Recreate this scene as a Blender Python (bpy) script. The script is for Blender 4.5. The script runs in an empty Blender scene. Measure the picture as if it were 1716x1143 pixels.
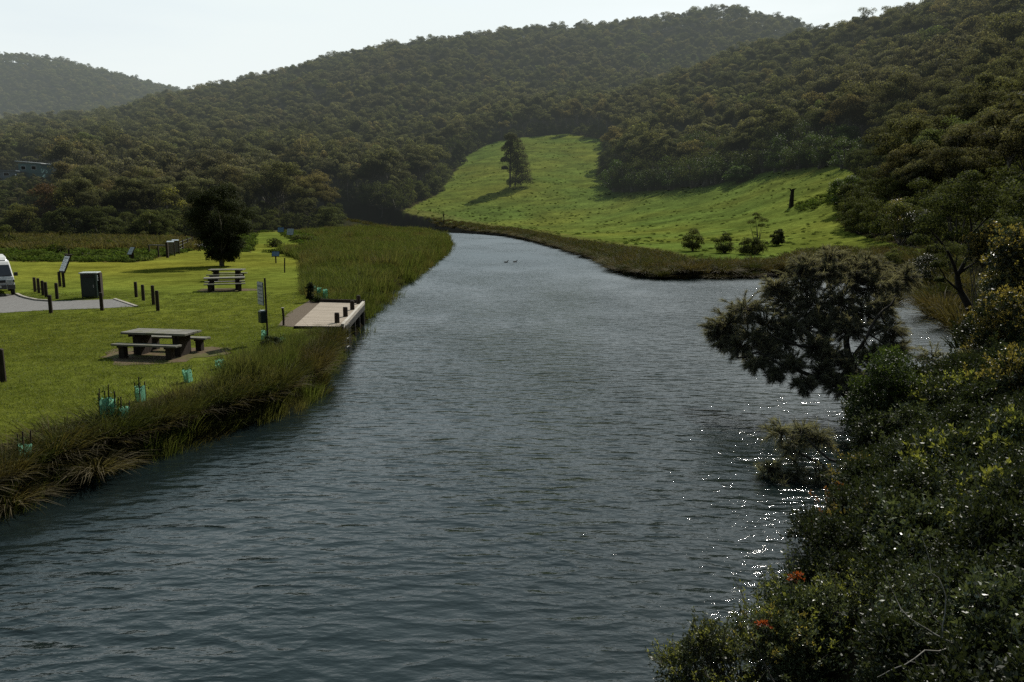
import bpy, math, random
import numpy as np
from mathutils import Vector, Matrix

# ------------------------------------------------------------------ camera geometry
PW, PH, F = 1716., 1143., 1340.
CAMZ = 5.6
TH = math.atan((571.5 - 355.) / F)
CT, ST = math.cos(TH), math.sin(TH)
PI = math.pi
rng = np.random.default_rng(11)
random.seed(5)


def ray(px, py):
    a = (px - PW / 2) / F
    k = (PH / 2 - py) / F
    return np.array([a, CT + k * ST, -ST + k * CT])


def gp(px, py, z):
    d = ray(px, py)
    t = (z - CAMZ) / d[2]
    return float(d[0] * t), float(d[1] * t)


def at(px, py, y):
    d = ray(px, py)
    t = y / d[1]
    return float(d[0] * t), float(CAMZ + d[2] * t)


def proj(x, y, z):
    zc = z - CAMZ
    dep = y * CT - zc * ST
    v = y * ST + zc * CT
    dep = np.where(np.abs(dep) < .01, .01, dep)
    return PW / 2 + F * x / dep, PH / 2 - F * v / dep, dep


scene = bpy.context.scene
COL = scene.collection

# ------------------------------------------------------------------ tags
def tag(o, label=None, cat=None, group=None, kind=None):
    if label: o['label'] = label
    if cat: o['category'] = cat
    if group: o['group'] = group
    if kind: o['kind'] = kind
    return o


def empty(name, loc=(0, 0, 0), rz=0., label=None, cat=None, group=None):
    o = bpy.data.objects.new(name, None)
    o.empty_display_size = .2
    COL.objects.link(o)
    o.location = loc
    o.rotation_euler = (0, 0, rz)
    return tag(o, label, cat, group)


def copy_tree(o, parent=None):
    c = o.copy()
    COL.objects.link(c)
    c.parent = parent
    for ch in [k for k in o.children]:
        copy_tree(ch, c)
    return c


# ------------------------------------------------------------------ mesh helpers
class MB:
    def __init__(s):
        s.v = []; s.f = []; s.m = []

    def add(s, vs, fs, mi=0):
        o = len(s.v)
        s.v.extend([tuple(map(float, p)) for p in vs])
        for f in fs:
            s.f.append(tuple(int(i) + o for i in f)); s.m.append(mi)

    def box(s, c, d, rot=None, mi=0):
        hx, hy, hz = d[0] / 2, d[1] / 2, d[2] / 2
        vs = [Vector((x, y, z)) for z in (-hz, hz) for y in (-hy, hy) for x in (-hx, hx)]
        if rot is not None: vs = [rot @ p for p in vs]
        vs = [p + Vector(c) for p in vs]
        s.add(vs, [(0, 2, 3, 1), (4, 5, 7, 6), (0, 1, 5, 4), (2, 6, 7, 3), (0, 4, 6, 2), (1, 3, 7, 5)], mi)

    def tube(s, path, rad, n=8, cap=True, mi=0):
        P = [Vector(p) for p in path]
        if not hasattr(rad, '__len__'): rad = [rad] * len(P)
        rings = []
        ref = Vector((.31, .17, 1)).normalized()
        vs = []
        for i, p in enumerate(P):
            t = (P[min(i + 1, len(P) - 1)] - P[max(i - 1, 0)])
            if t.length < 1e-6: t = Vector((0, 0, 1))
            t.normalize()
            a = t.cross(ref)
            if a.length < .1: a = t.cross(Vector((1, 0, 0)))
            a.normalize(); b = t.cross(a)
            for k in range(n):
                q = 2 * PI * k / n
                vs.append(p + (a * math.cos(q) + b * math.sin(q)) * rad[i])
        fs = []
        for i in range(len(P) - 1):
            for k in range(n):
                k2 = (k + 1) % n
                fs.append((i * n + k, i * n + k2, (i + 1) * n + k2, (i + 1) * n + k))
        if cap:
            fs.append(tuple(range(n))[::-1]); fs.append(tuple((len(P) - 1) * n + k for k in range(n)))
        s.add(vs, fs, mi)

    def prism(s, poly, axis, a, b, mi=0):
        """poly in the two other axes, extruded along axis from a to b"""
        def mk(u, w, t):
            if axis == 0: return (t, u, w)
            if axis == 1: return (u, t, w)
            return (u, w, t)
        n = len(poly)
        vs = [mk(u, w, a) for u, w in poly] + [mk(u, w, b) for u, w in poly]
        fs = [tuple(range(n))[::-1], tuple(range(n, 2 * n))] + [(i, (i + 1) % n, n + (i + 1) % n, n + i) for i in range(n)]
        s.add(vs, fs, mi)

    def build(s, name, mats, parent=None, smooth=False, bevel=0., loc=None, rz=None):
        me = bpy.data.meshes.new(name)
        me.from_pydata(s.v, [], s.f)
        if not isinstance(mats, (list, tuple)): mats = [mats]
        for m in mats: me.materials.append(m)
        if len(mats) > 1: me.polygons.foreach_set('material_index', s.m)
        if smooth: me.polygons.foreach_set('use_smooth', [True] * len(s.f))
        me.update()
        import bmesh
        bm = bmesh.new(); bm.from_mesh(me); bmesh.ops.recalc_face_normals(bm, faces=bm.faces); bm.to_mesh(me); bm.free()
        o = bpy.data.objects.new(name, me)
        COL.objects.link(o)
        if parent: o.parent = parent
        if loc is not None: o.location = loc
        if rz is not None: o.rotation_euler = (0, 0, rz)
        if bevel:
            b = o.modifiers.new('bevel', 'BEVEL'); b.width = bevel; b.segments = 2; b.limit_method = 'ANGLE'
        return o


def qmesh(name, parts, mats, smooth=False):
    """parts: list of (verts(N,3), quads(M,4), tint(M), mat index) -> mesh of quads"""
    V = np.concatenate([p[0] for p in parts]).astype(np.float32)
    off = 0; Q = []; T = []; M = []
    for v, q, t, mi in parts:
        Q.append(q + off); off += len(v); T.append(t); M.append(np.full(len(q), mi, np.int32))
    Q = np.concatenate(Q).astype(np.int32); T = np.concatenate(T).astype(np.float32); M = np.concatenate(M)
    me = bpy.data.meshes.new(name)
    me.vertices.add(len(V)); me.vertices.foreach_set('co', V.ravel())
    me.loops.add(len(Q) * 4); me.loops.foreach_set('vertex_index', Q.ravel())
    me.polygons.add(len(Q))
    me.polygons.foreach_set('loop_start', np.arange(0, len(Q) * 4, 4, dtype=np.int32))
    for m in (mats if isinstance(mats, (list, tuple)) else [mats]): me.materials.append(m)
    me.polygons.foreach_set('material_index', M)
    if smooth: me.polygons.foreach_set('use_smooth', np.ones(len(Q), bool))
    a = me.attributes.new('tint', 'FLOAT', 'FACE'); a.data.foreach_set('value', T)
    me.update(calc_edges=True)
    return me


def mobj(name, me, parent=None, loc=None, rz=None, scale=None):
    o = bpy.data.objects.new(name, me)
    COL.objects.link(o)
    if parent: o.parent = parent
    if loc is not None: o.location = loc
    if rz is not None: o.rotation_euler = (0, 0, rz)
    if scale is not None: o.scale = scale if hasattr(scale, '__len__') else (scale,) * 3
    return o


def nrm(a):
    return a / np.maximum(np.linalg.norm(a, axis=1, keepdims=True), 1e-9)


def leaves(p, d, L, w, r, nrml=None, tint=None, mi=0):
    """diamond leaves from base p along d"""
    n = len(p)
    d = nrm(d)
    if nrml is None: nrml = r.normal(size=(n, 3))
    s = nrm(np.cross(d, nrml))
    L = np.broadcast_to(np.asarray(L, float), (n,))[:, None]
    w = np.broadcast_to(np.asarray(w, float), (n,))[:, None]
    up = nrm(np.cross(s, d))
    a = p; b = p + d * L * .45 + s * w + up * w * .25; c = p + d * L; e = p + d * L * .45 - s * w + up * w * .25
    V = np.stack([a, b, c, e], 1).reshape(-1, 3)
    Q = np.arange(n * 4).reshape(n, 4)
    if tint is None: tint = r.uniform(.6, 1.3, n)
    return (V, Q, tint, mi)


def blades(p, d0, bend, L, w, r, tint=None, mi=0):
    n = len(p)
    d0 = nrm(d0); L = np.broadcast_to(np.asarray(L, float), (n,))[:, None]
    w = np.broadcast_to(np.asarray(w, float), (n,))[:, None]
    s = nrm(np.cross(d0, r.normal(size=(n, 3))))
    m1 = p + d0 * L * .45 + bend * L * .08
    m2 = p + d0 * L * .78 + bend * L * .32
    tp = p + d0 * L * .95 + bend * L * .75
    V = np.stack([p - s * w, p + s * w, m1 + s * w * .9, m1 - s * w * .9, m2 + s * w * .6, m2 - s * w * .6, tp + s * w * .08, tp - s * w * .08], 1).reshape(-1, 3)
    o = np.arange(n)[:, None] * 8
    Q = np.concatenate([o + [0, 1, 2, 3], o + [3, 2, 4, 5], o + [5, 4, 6, 7]])
    if tint is None: tint = r.uniform(.6, 1.35, n)
    return (V, Q, np.tile(tint, 3), mi)


def tubeq(path, rad, n=6, mi=1, tint=1.):
    mb = MB(); mb.tube(path, rad, n, cap=False)
    return (np.array(mb.v), np.array(mb.f), np.full(len(mb.f), tint), mi)


def wander(a, b, k, amp, r, sag=0.):
    a = np.array(a, float); b = np.array(b, float)
    L = np.linalg.norm(b - a)
    pts = []
    off = np.zeros(3)
    for i in range(k + 1):
        t = i / k
        off = off + r.normal(size=3) * amp * L / k * (0 if i == 0 else 1)
        p = a + (b - a) * t + off * (1 - t * .3)
        p[2] += sag * L * 4 * t * (1 - t)
        pts.append(p)
    return pts


# ------------------------------------------------------------------ materials
def mat(name):
    m = bpy.data.materials.new(name); m.use_nodes = True
    m.cycles.emission_sampling = 'NONE'
    nt = m.node_tree
    for n in list(nt.nodes): nt.nodes.remove(n)
    return m, nt, nt.nodes.new('ShaderNodeOutputMaterial')


def N(nt, t, **kw):
    n = nt.nodes.new(t)
    for k, v in kw.items():
        if k.startswith('i_'):
            n.inputs[k[2:].replace('_', ' ')].default_value = v
        else: setattr(n, k, v)
    return n


def L(nt, a, b): nt.links.new(a, b)


def mth(nt, op, a, b=None, c=None, clamp=False):
    n = nt.nodes.new('ShaderNodeMath'); n.operation = op; n.use_clamp = clamp
    for i, x in enumerate((a, b, c)):
        if x is None: continue
        if isinstance(x, (int, float)): n.inputs[i].default_value = x
        else: L(nt, x, n.inputs[i])
    return n.outputs[0]


def mixc(nt, fac, a, b, mode='MIX'):
    n = nt.nodes.new('ShaderNodeMix'); n.data_type = 'RGBA'; n.blend_type = mode
    for s, x in ((0, fac), (6, a), (7, b)):
        if isinstance(x, (int, float)): n.inputs[s].default_value = x
        elif isinstance(x, (tuple, list)): n.inputs[s].default_value = (*x[:3], 1)
        else: L(nt, x, n.inputs[s])
    return n.outputs[2]


def noise(nt, scale, detail=4, rough=.55, vec=None, coord='Object', stretch=None, rotz=0.):
    n = N(nt, 'ShaderNodeTexNoise'); n.inputs['Scale'].default_value = scale
    n.inputs['Detail'].default_value = detail; n.inputs['Roughness'].default_value = rough
    if vec is None:
        tc = N(nt, 'ShaderNodeTexCoord'); vec = tc.outputs[coord]
    if stretch:
        mp = N(nt, 'ShaderNodeMapping'); mp.inputs['Scale'].default_value = stretch; mp.inputs['Rotation'].default_value = (0, 0, rotz)
        L(nt, vec, mp.inputs[0]); vec = mp.outputs[0]
    L(nt, vec, n.inputs['Vector'])
    return n.outputs[0]


def ramp(nt, fac, stops, interp='LINEAR'):
    n = N(nt, 'ShaderNodeValToRGB'); cr = n.color_ramp; cr.interpolation = interp
    while len(cr.elements) < len(stops): cr.elements.new(.5)
    for e, (p, c) in zip(cr.elements, stops):
        e.position = p; e.color = (*c[:3], 1) if hasattr(c, '__len__') else (c, c, c, 1)
    L(nt, fac, n.inputs[0])
    return n.outputs[0]


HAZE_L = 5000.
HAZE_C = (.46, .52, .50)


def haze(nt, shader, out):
    """valley haze painted into surfaces as emission, growing with distance from the world origin"""
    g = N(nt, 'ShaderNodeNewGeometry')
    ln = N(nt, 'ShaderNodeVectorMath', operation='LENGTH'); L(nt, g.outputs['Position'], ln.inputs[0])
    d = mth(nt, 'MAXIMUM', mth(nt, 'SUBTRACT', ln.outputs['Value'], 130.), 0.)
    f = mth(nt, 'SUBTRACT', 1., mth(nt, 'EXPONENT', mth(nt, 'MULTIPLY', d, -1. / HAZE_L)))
    e = N(nt, 'ShaderNodeEmission'); e.inputs[0].default_value = (*HAZE_C, 1); e.inputs[1].default_value = 1.  # painted haze: the surface itself glows in the haze colour
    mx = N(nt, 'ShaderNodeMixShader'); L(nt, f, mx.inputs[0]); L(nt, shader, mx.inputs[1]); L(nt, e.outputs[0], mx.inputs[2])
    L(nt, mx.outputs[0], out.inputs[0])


def foliage(name, stops, trans=.35, rough=.55, spec=.3, hz=False, patch=None, val=1.):
    m, nt, out = mat(name)
    oi = N(nt, 'ShaderNodeObjectInfo')
    c = ramp(nt, oi.outputs['Random'], stops)
    t = N(nt, 'ShaderNodeAttribute', attribute_name='tint')
    if patch:
        nz = noise(nt, patch[0], 3, vec=N(nt, 'ShaderNodeNewGeometry').outputs['Position'])
        c = mixc(nt, mth(nt, 'MULTIPLY', ramp(nt, nz, [(.5, 0.), (.7, 1.)]), patch[2]), c, patch[1])
    hsv = N(nt, 'ShaderNodeHueSaturation')
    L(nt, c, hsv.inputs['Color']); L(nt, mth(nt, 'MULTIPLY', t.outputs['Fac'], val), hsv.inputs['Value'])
    L(nt, mth(nt, 'ADD', .485, mth(nt, 'MULTIPLY', oi.outputs['Random'], .03)), hsv.inputs['Hue'])
    c = hsv.outputs[0]
    p = N(nt, 'ShaderNodeBsdfPrincipled'); L(nt, c, p.inputs['Base Color'])
    p.inputs['Roughness'].default_value = rough; p.inputs['Specular IOR Level'].default_value = spec
    tr = N(nt, 'ShaderNodeBsdfTranslucent')
    L(nt, mixc(nt, 1., c, (1.18, 1.18, .66), 'MULTIPLY'), tr.inputs[0])
    mx = N(nt, 'ShaderNodeMixShader'); mx.inputs[0].default_value = trans
    L(nt, p.outputs[0], mx.inputs[1]); L(nt, tr.outputs[0], mx.inputs[2])
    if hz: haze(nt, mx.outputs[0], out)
    else: L(nt, mx.outputs[0], out.inputs[0])
    return m


def surf(name, c1, c2=None, scale=8., rough=.7, spec=.3, metal=0., bump=.0, stretch=None, hz=False, detail=5, c3=None):
    m, nt, out = mat(name)
    p = N(nt, 'ShaderNodeBsdfPrincipled')
    p.inputs['Roughness'].default_value = rough; p.inputs['Specular IOR Level'].default_value = spec; p.inputs['Metallic'].default_value = metal
    nz = noise(nt, scale, detail, .6, stretch=stretch)
    c = mixc(nt, ramp(nt, nz, [(.35, 0.), (.68, 1.)]), c1, c2 or c1)
    if c3:
        n2 = noise(nt, scale * .23, 3, .6)
        c = mixc(nt, ramp(nt, n2, [(.5, 0.), (.62, .8)]), c, c3)
    L(nt, c, p.inputs['Base Color'])
    if bump:
        b = N(nt, 'ShaderNodeBump'); b.inputs['Strength'].default_value = bump; b.inputs['Distance'].default_value = .01
        L(nt, nz, b.inputs['Height']); L(nt, b.outputs[0], p.inputs['Normal'])
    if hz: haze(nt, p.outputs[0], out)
    else: L(nt, p.outputs[0], out.inputs[0])
    return m


M = {}
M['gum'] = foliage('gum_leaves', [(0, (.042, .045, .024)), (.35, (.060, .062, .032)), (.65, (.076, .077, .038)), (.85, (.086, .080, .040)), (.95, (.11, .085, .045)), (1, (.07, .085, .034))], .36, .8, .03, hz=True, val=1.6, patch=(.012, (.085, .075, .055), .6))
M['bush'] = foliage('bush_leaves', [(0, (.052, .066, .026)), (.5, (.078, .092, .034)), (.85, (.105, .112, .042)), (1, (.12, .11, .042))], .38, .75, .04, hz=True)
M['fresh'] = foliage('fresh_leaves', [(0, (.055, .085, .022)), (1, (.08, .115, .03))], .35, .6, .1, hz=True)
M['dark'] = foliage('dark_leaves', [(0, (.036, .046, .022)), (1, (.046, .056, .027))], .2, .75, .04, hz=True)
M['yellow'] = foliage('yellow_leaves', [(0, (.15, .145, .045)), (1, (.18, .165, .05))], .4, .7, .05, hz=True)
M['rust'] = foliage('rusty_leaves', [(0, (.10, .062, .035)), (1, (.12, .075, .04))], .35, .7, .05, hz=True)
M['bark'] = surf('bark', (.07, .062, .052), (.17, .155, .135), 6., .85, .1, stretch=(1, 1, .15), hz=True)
M['palebark'] = surf('pale_bark', (.16, .15, .13), (.3, .29, .26), 6., .8, .15, stretch=(1, 1, .15))
M['darkbark'] = surf('dark_bark', (.018, .015, .012), (.045, .038, .03), 9., .85, .15, bump=.5, stretch=(1, 1, .2))
M['deadwood'] = surf('dead_wood', (.13, .12, .10), (.25, .235, .21), 9., .8, .15)
M['tussock'] = foliage('tussock_blades', [(0, (.040, .055, .015)), (.5, (.065, .066, .022)), (1, (.10, .075, .034))], .3, .7, .08, patch=(.45, (.095, .060, .030), .5))
M['straw'] = foliage('straw_blades', [(0, (.075, .066, .036)), (1, (.135, .11, .068))], .3, .7, .1)
M['reed'] = foliage('reed_blades', [(0, (.060, .082, .022)), (.6, (.090, .112, .032)), (1, (.13, .125, .05))], .42, .7, .06, patch=(.3, (.115, .085, .045), .8))
M['grassb'] = foliage('grass_blades', [(0, (.09, .125, .02)), (.6, (.13, .16, .03)), (1, (.17, .18, .05))], .4, .6, .15)
M['meadow'] = foliage('meadow_blades', [(0, (.075, .085, .025)), (.5, (.11, .10, .042)), (1, (.13, .095, .05))], .35, .8, .05, patch=(.12, (.06, .075, .02), .7))
M['weed'] = foliage('weed_leaves', [(0, (.050, .075, .018)), (.6, (.075, .115, .024)), (1, (.11, .125, .04))], .38, .9, .02)
# right bank shrubs
M['olive'] = foliage('olive_shrub_leaves', [(0, (.075, .092, .044)), (1, (.105, .12, .058))], .26, .4, .45)
M['broad'] = foliage('broad_glossy_leaves', [(0, (.045, .060, .028)), (1, (.07, .085, .04))], .22, .34, .6)
M['lime'] = foliage('lime_tip_leaves', [(0, (.16, .175, .045)), (1, (.22, .22, .055))], .38, .45, .3)
M['gold'] = foliage('golden_leaves', [(0, (.18, .15, .045)), (1, (.24, .19, .06))], .38, .45, .3)
M['orange'] = foliage('orange_leaves', [(0, (.15, .07, .02)), (1, (.20, .09, .028))], .35, .5, .3)
M['red'] = foliage('red_leaves', [(0, (.34, .045, .02)), (1, (.4, .06, .025))], .35, .5, .3)
M['cone'] = foliage('dense_fine_leaves', [(0, (.030, .050, .014)), (1, (.045, .07, .018))], .25, .5, .35)
M['shade'] = foliage('deep_shrub_leaves', [(0, (.028, .038, .016)), (1, (.045, .055, .022))], .25, .5, .3)
M['needle'] = foliage('casuarina_needles', [(0, (.165, .16, .118)), (1, (.21, .20, .148))], .45, .65, .08)
# built things
M['timber'] = surf('weathered_timber', (.10, .09, .075), (.24, .22, .19), 14., .8, .2, bump=.4, stretch=(.12, 1, 1))
M['tabletop'] = surf('table_timber', (.11, .105, .09), (.25, .24, .205), 12., .8, .15, bump=.4, stretch=(.1, 1, 1), c3=(.13, .13, .075))
M['darktimber'] = surf('dark_treated_timber', (.022, .016, .012), (.055, .042, .032), 18., .8, .2, bump=.5, stretch=(1, 1, .12))
M['deck'] = surf('deck_boards', (.26, .215, .165), (.40, .34, .27), 7., .75, .2, bump=.3, stretch=(.15, 1.5, 1))
M['deckedge'] = surf('pale_deck_edge', (.33, .30, .26), (.48, .45, .39), 9., .7, .2, stretch=(1, .1, 1))
M['wet'] = surf('wet_piles', (.012, .010, .008), (.03, .026, .02), 10., .5, .4, stretch=(1, 1, .2))
M['black'] = surf('black_plastic', (.012, .012, .012), (.02, .02, .02), 20., .4, .4)
M['binbody'] = surf('dark_green_steel', (.010, .020, .018), (.016, .03, .026), 6., .4, .4)
M['bintop'] = surf('pale_steel_lid', (.3, .33, .31), (.42, .45, .43), 8., .45, .5)
M['metal'] = surf('galvanised_steel', (.3, .31, .31), (.42, .43, .43), 10., .4, .5, metal=.6)
M['signpanel'] = surf('pale_sign_panel', (.34, .38, .42), (.48, .52, .55), 9., .25, .5)
M['bluesign'] = surf('blue_sign_panel', (.10, .19, .34), (.16, .26, .42), 12., .3, .5)
M['ink'] = surf('sign_print', (.16, .19, .21), (.22, .25, .27), 30., .5, .3)
M['asphalt'] = surf('asphalt', (.15, .145, .14), (.20, .195, .185), 22., .9, .15, bump=.6, c3=(.13, .125, .12))
M['kerb'] = surf('concrete_kerb', (.26, .24, .20), (.38, .35, .30), 6., .85, .1)
M['gravel'] = surf('gravel', (.085, .068, .05), (.16, .13, .10), 26., .95, .05, bump=1.)
M['dirt'] = surf('bare_dirt', (.075, .055, .035), (.14, .105, .066), 5., .95, .05, bump=1., c3=(.08, .09, .025))
M['white'] = surf('white_van_paint', (.72, .72, .70), (.80, .80, .78), 3., .22, .5)
M['trimgrey'] = surf('grey_bumper_plastic', (.06, .06, .06), (.09, .09, .09), 10., .5, .4)
M['rubber'] = surf('tyre_rubber', (.015, .015, .015), (.025, .025, .025), 10., .8, .2)
M['chrome'] = surf('bright_trim', (.55, .56, .56), (.62, .63, .63), 5., .15, .5, metal=.9)
M['lamp'] = surf('headlight_lens', (.35, .37, .38), (.5, .52, .53), 20., .1, .8)
M['plate'] = surf('number_plate', (.6, .6, .55), (.7, .7, .65), 5., .4, .4)
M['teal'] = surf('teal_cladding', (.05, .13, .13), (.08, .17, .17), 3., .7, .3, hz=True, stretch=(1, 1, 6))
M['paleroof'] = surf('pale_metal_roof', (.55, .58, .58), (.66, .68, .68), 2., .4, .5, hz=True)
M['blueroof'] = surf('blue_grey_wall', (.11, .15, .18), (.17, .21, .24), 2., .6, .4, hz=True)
M['duck'] = surf('duck_feathers', (.02, .016, .012), (.06, .045, .03), 30., .7, .2)
M['stone'] = surf('white_stone', (.4, .38, .34), (.6, .58, .54), 5., .85, .2)

m, nt, out = mat('dark_glass')
p = N(nt, 'ShaderNodeBsdfPrincipled'); p.inputs['Roughness'].default_value = .05; p.inputs['Specular IOR Level'].default_value = .8
nz = noise(nt, 2., 2); L(nt, mixc(nt, nz, (.010, .012, .014), (.03, .034, .038)), p.inputs['Base Color']); L(nt, p.outputs[0], out.inputs[0])
M['glass'] = m
# green tree guard film
m, nt, out = mat('green_guard_film')
p = N(nt, 'ShaderNodeBsdfPrincipled'); p.inputs['Roughness'].default_value = .35
nz = noise(nt, 9., 3); c = mixc(nt, nz, (.15, .44, .29), (.34, .64, .46)); L(nt, c, p.inputs['Base Color'])
tr = N(nt, 'ShaderNodeBsdfTranslucent'); L(nt, c, tr.inputs[0])
mx = N(nt, 'ShaderNodeMixShader'); mx.inputs[0].default_value = .45; L(nt, p.outputs[0], mx.inputs[1]); L(nt, tr.outputs[0], mx.inputs[2]); L(nt, mx.outputs[0], out.inputs[0])
M['guard'] = m

# ------------------------------------------------------------------ terrain
def col_prof(px, pts):
    phi = math.atan((px - PW / 2) / F)
    out = []
    for d, q, k in pts:
        if k == 'z': z = q
        else: z = at(px, q, d)[1]
        out.append((d / math.cos(phi), z))
    return phi, out


cols_raw = {
    -500: [(0, 1, 'z'), (150, 1, 'z'), (300, 300, 'p'), (600, 240, 'p'), (1000, 225, 'p'), (1500, 100, 'p'), (2600, 60, 'p')],
    -200: [(0, 1, 'z'), (160, 1.2, 'z'), (300, 305, 'p'), (600, 245, 'p'), (1000, 230, 'p'), (1500, 105, 'p'), (2000, 150, 'p')],
    0: [(0, 1, 'z'), (150, 1.2, 'z'), (210, 335, 'p'), (300, 302, 'p'), (600, 240, 'p'), (1000, 235, 'p'), (1500, 105, 'p'), (2000, 150, 'p')],
    100: [(0, 1, 'z'), (150, 1.2, 'z'), (210, 335, 'p'), (300, 300, 'p'), (620, 228, 'p'), (1000, 225, 'p'), (1500, 112, 'p'), (2000, 160, 'p')],
    200: [(0, 1, 'z'), (160, 1.2, 'z'), (300, 300, 'p'), (680, 217, 'p'), (1000, 212, 'p'), (1500, 136, 'p'), (2000, 180, 'p')],
    300: [(0, 1, 'z'), (165, 1.3, 'z'), (350, 285, 'p'), (760, 185, 'p'), (1100, 196, 'p'), (1500, 162, 'p'), (2000, 190, 'p')],
    450: [(0, 1, 'z'), (175, 1.5, 'z'), (300, 312, 'p'), (450, 255, 'p'), (850, 152, 'p'), (1300, 180, 'p'), (2000, 200, 'p')],
    600: [(0, 1, 'z'), (185, 1.6, 'z'), (290, 325, 'p'), (450, 250, 'p'), (900, 112, 'p'), (1400, 150, 'p'), (2000, 180, 'p')],
    700: [(0, .7, 'z'), (205, 1.4, 'z'), (280, 335, 'p'), (430, 262, 'p'), (900, 93, 'p'), (1400, 130, 'p'), (2000, 160, 'p')],
    860: [(0, .7, 'z'), (205, 1.4, 'z'), (300, 306, 'p'), (430, 230, 'p'), (620, 180, 'p'), (950, 72, 'p'), (1400, 110, 'p'), (2000, 150, 'p')],
    1000: [(0, .7, 'z'), (150, .9, 'z'), (200, 2.2, 'z'), (300, 306, 'p'), (420, 224, 'p'), (600, 176, 'p'), (1000, 64, 'p'), (1400, 100, 'p'), (2000, 150, 'p')],
    1100: [(0, .7, 'z'), (90, .9, 'z'), (150, 1.6, 'z'), (260, 318, 'p'), (400, 215, 'p'), (520, 170, 'p'), (700, 160, 'p'), (1000, 50, 'p'), (1400, 100, 'p'), (2000, 150, 'p')],
    1200: [(0, .7, 'z'), (80, .9, 'z'), (130, 1.8, 'z'), (240, 306, 'p'), (400, 190, 'p'), (550, 128, 'p'), (730, 130, 'p'), (1000, 38, 'p'), (1400, 100, 'p'), (2000, 150, 'p')],
    1300: [(0, .7, 'z'), (75, .9, 'z'), (110, 2.0, 'z'), (215, 287, 'p'), (360, 180, 'p'), (520, 104, 'p'), (700, 115, 'p'), (1000, 58, 'p'), (1400, 100, 'p')],
    1420: [(0, 1., 'z'), (62, .9, 'z'), (90, 2.0, 'z'), (180, 276, 'p'), (300, 170, 'p'), (450, 80, 'p'), (650, 95, 'p'), (1000, 120, 'p'), (1400, 130, 'p')],
    1550: [(0, 1.5, 'z'), (20, .9, 'z'), (50, .8, 'z'), (80, 3.0, 'z'), (130, 300, 'p'), (240, 170, 'p'), (380, 50, 'p'), (520, 50, 'p'), (900, 90, 'p'), (1400, 100, 'p')],
    1716: [(0, 1.8, 'z'), (10, 1.7, 'z'), (25, 1.6, 'z'), (50, 3.2, 'z'), (70, 340, 'p'), (120, 235, 'p'), (220, 100, 'p'), (340, -20, 'p'), (500, -30, 'p'), (900, 40, 'p')],
    1950: [(0, 1.8, 'z'), (10, 2.2, 'z'), (25, 3.5, 'z'), (50, 7, 'z'), (80, 240, 'p'), (130, 110, 'p'), (220, -60, 'p'), (400, -140, 'p'), (900, -50, 'p')],
}
PROF = []
for k in sorted(cols_raw): PROF.append(col_prof(k, cols_raw[k]))
PROF.insert(0, (-PI * .62, [(0, 1), (200, 2), (500, 30), (1200, 110), (2500, 200)]))
PROF.insert(0, (-PI - .01, [(0, 1), (400, 3), (2500, 20)]))
PROF.append((PI * .42, [(0, 1.6), (12, 2.2), (40, 9), (120, 50), (300, 140), (900, 200)]))
PROF.append((PI * .62, [(0, 1.6), (15, 2), (60, 10), (300, 80), (900, 120)]))
PROF.append((PI + .01, [(0, 1), (400, 3), (2500, 20)]))
RM = 3000.
for ph, pts in PROF:
    if pts[-1][0] < RM: pts.append((RM + 500, pts[-1][1] * .8))


def pchip(x, y, xq):
    x = np.array(x, float); y = np.array(y, float)
    h = np.diff(x); dl = np.diff(y) / h
    m = np.zeros_like(y); m[0] = dl[0]; m[-1] = dl[-1]
    for i in range(1, len(x) - 1):
        if dl[i - 1] * dl[i] > 0:
            w1 = 2 * h[i] + h[i - 1]; w2 = h[i] + 2 * h[i - 1]
            m[i] = (w1 + w2) / (w1 / dl[i - 1] + w2 / dl[i])
    k = np.clip(np.searchsorted(x, xq) - 1, 0, len(x) - 2)
    t = (np.clip(xq, x[0], x[-1]) - x[k]) / h[k]
    return ((1 + 2 * t) * (1 - t) ** 2 * y[k] + t * (1 - t) ** 2 * h[k] * m[k] + t * t * (3 - 2 * t) * y[k + 1] + t * t * (t - 1) * h[k] * m[k + 1])


def vnoise(x, y, s, seed=0):
    x = x / s; y = y / s
    xi = np.floor(x).astype(np.int64); yi = np.floor(y).astype(np.int64)
    fx = x - xi; fy = y - yi
    fx = fx * fx * (3 - 2 * fx); fy = fy * fy * (3 - 2 * fy)
    def h(a, b):
        v = np.sin(a * 127.1 + b * 311.7 + seed * 74.7) * 43758.5453
        return v - np.floor(v)
    return (h(xi, yi) * (1 - fx) + h(xi + 1, yi) * fx) * (1 - fy) + (h(xi, yi + 1) * (1 - fx) + h(xi + 1, yi + 1) * fx) * fy


# river outline: waterline, world metres
RIV = [(-7.2, -80), (-8.4, 0)]
RIV += [gp(a, b, 0) for a, b in [(-120, 900), (0, 858), (120, 805), (240, 768), (330, 731), (400, 708), (460, 690), (515, 662), (548, 615), (572, 585), (596, 556), (618, 522), (650, 492), (692, 462), (725, 440), (747, 422), (752, 408), (735, 399), (690, 393.5), (600, 390), (480, 388)]]
RIV += [gp(a, b, 0) for a, b in [(480, 383.5), (640, 385), (720, 387.5), (800, 391.5), (850, 396), (905, 407), (960, 422), (1010, 438), (1045, 459), (1100, 467), (1200, 466), (1290, 463), (1400, 466), (1490, 474), (1540, 492), (1590, 520), (1640, 545), (1650, 575), (1600, 620), (1520, 665), (1470, 720), (1440, 800), (1420, 880), (1370, 970), (1330, 1060), (1330, 1150)]]
RIV += [(3.4, 4), (5, 0), (7, -80)]
RIV = np.array(RIV)


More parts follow.
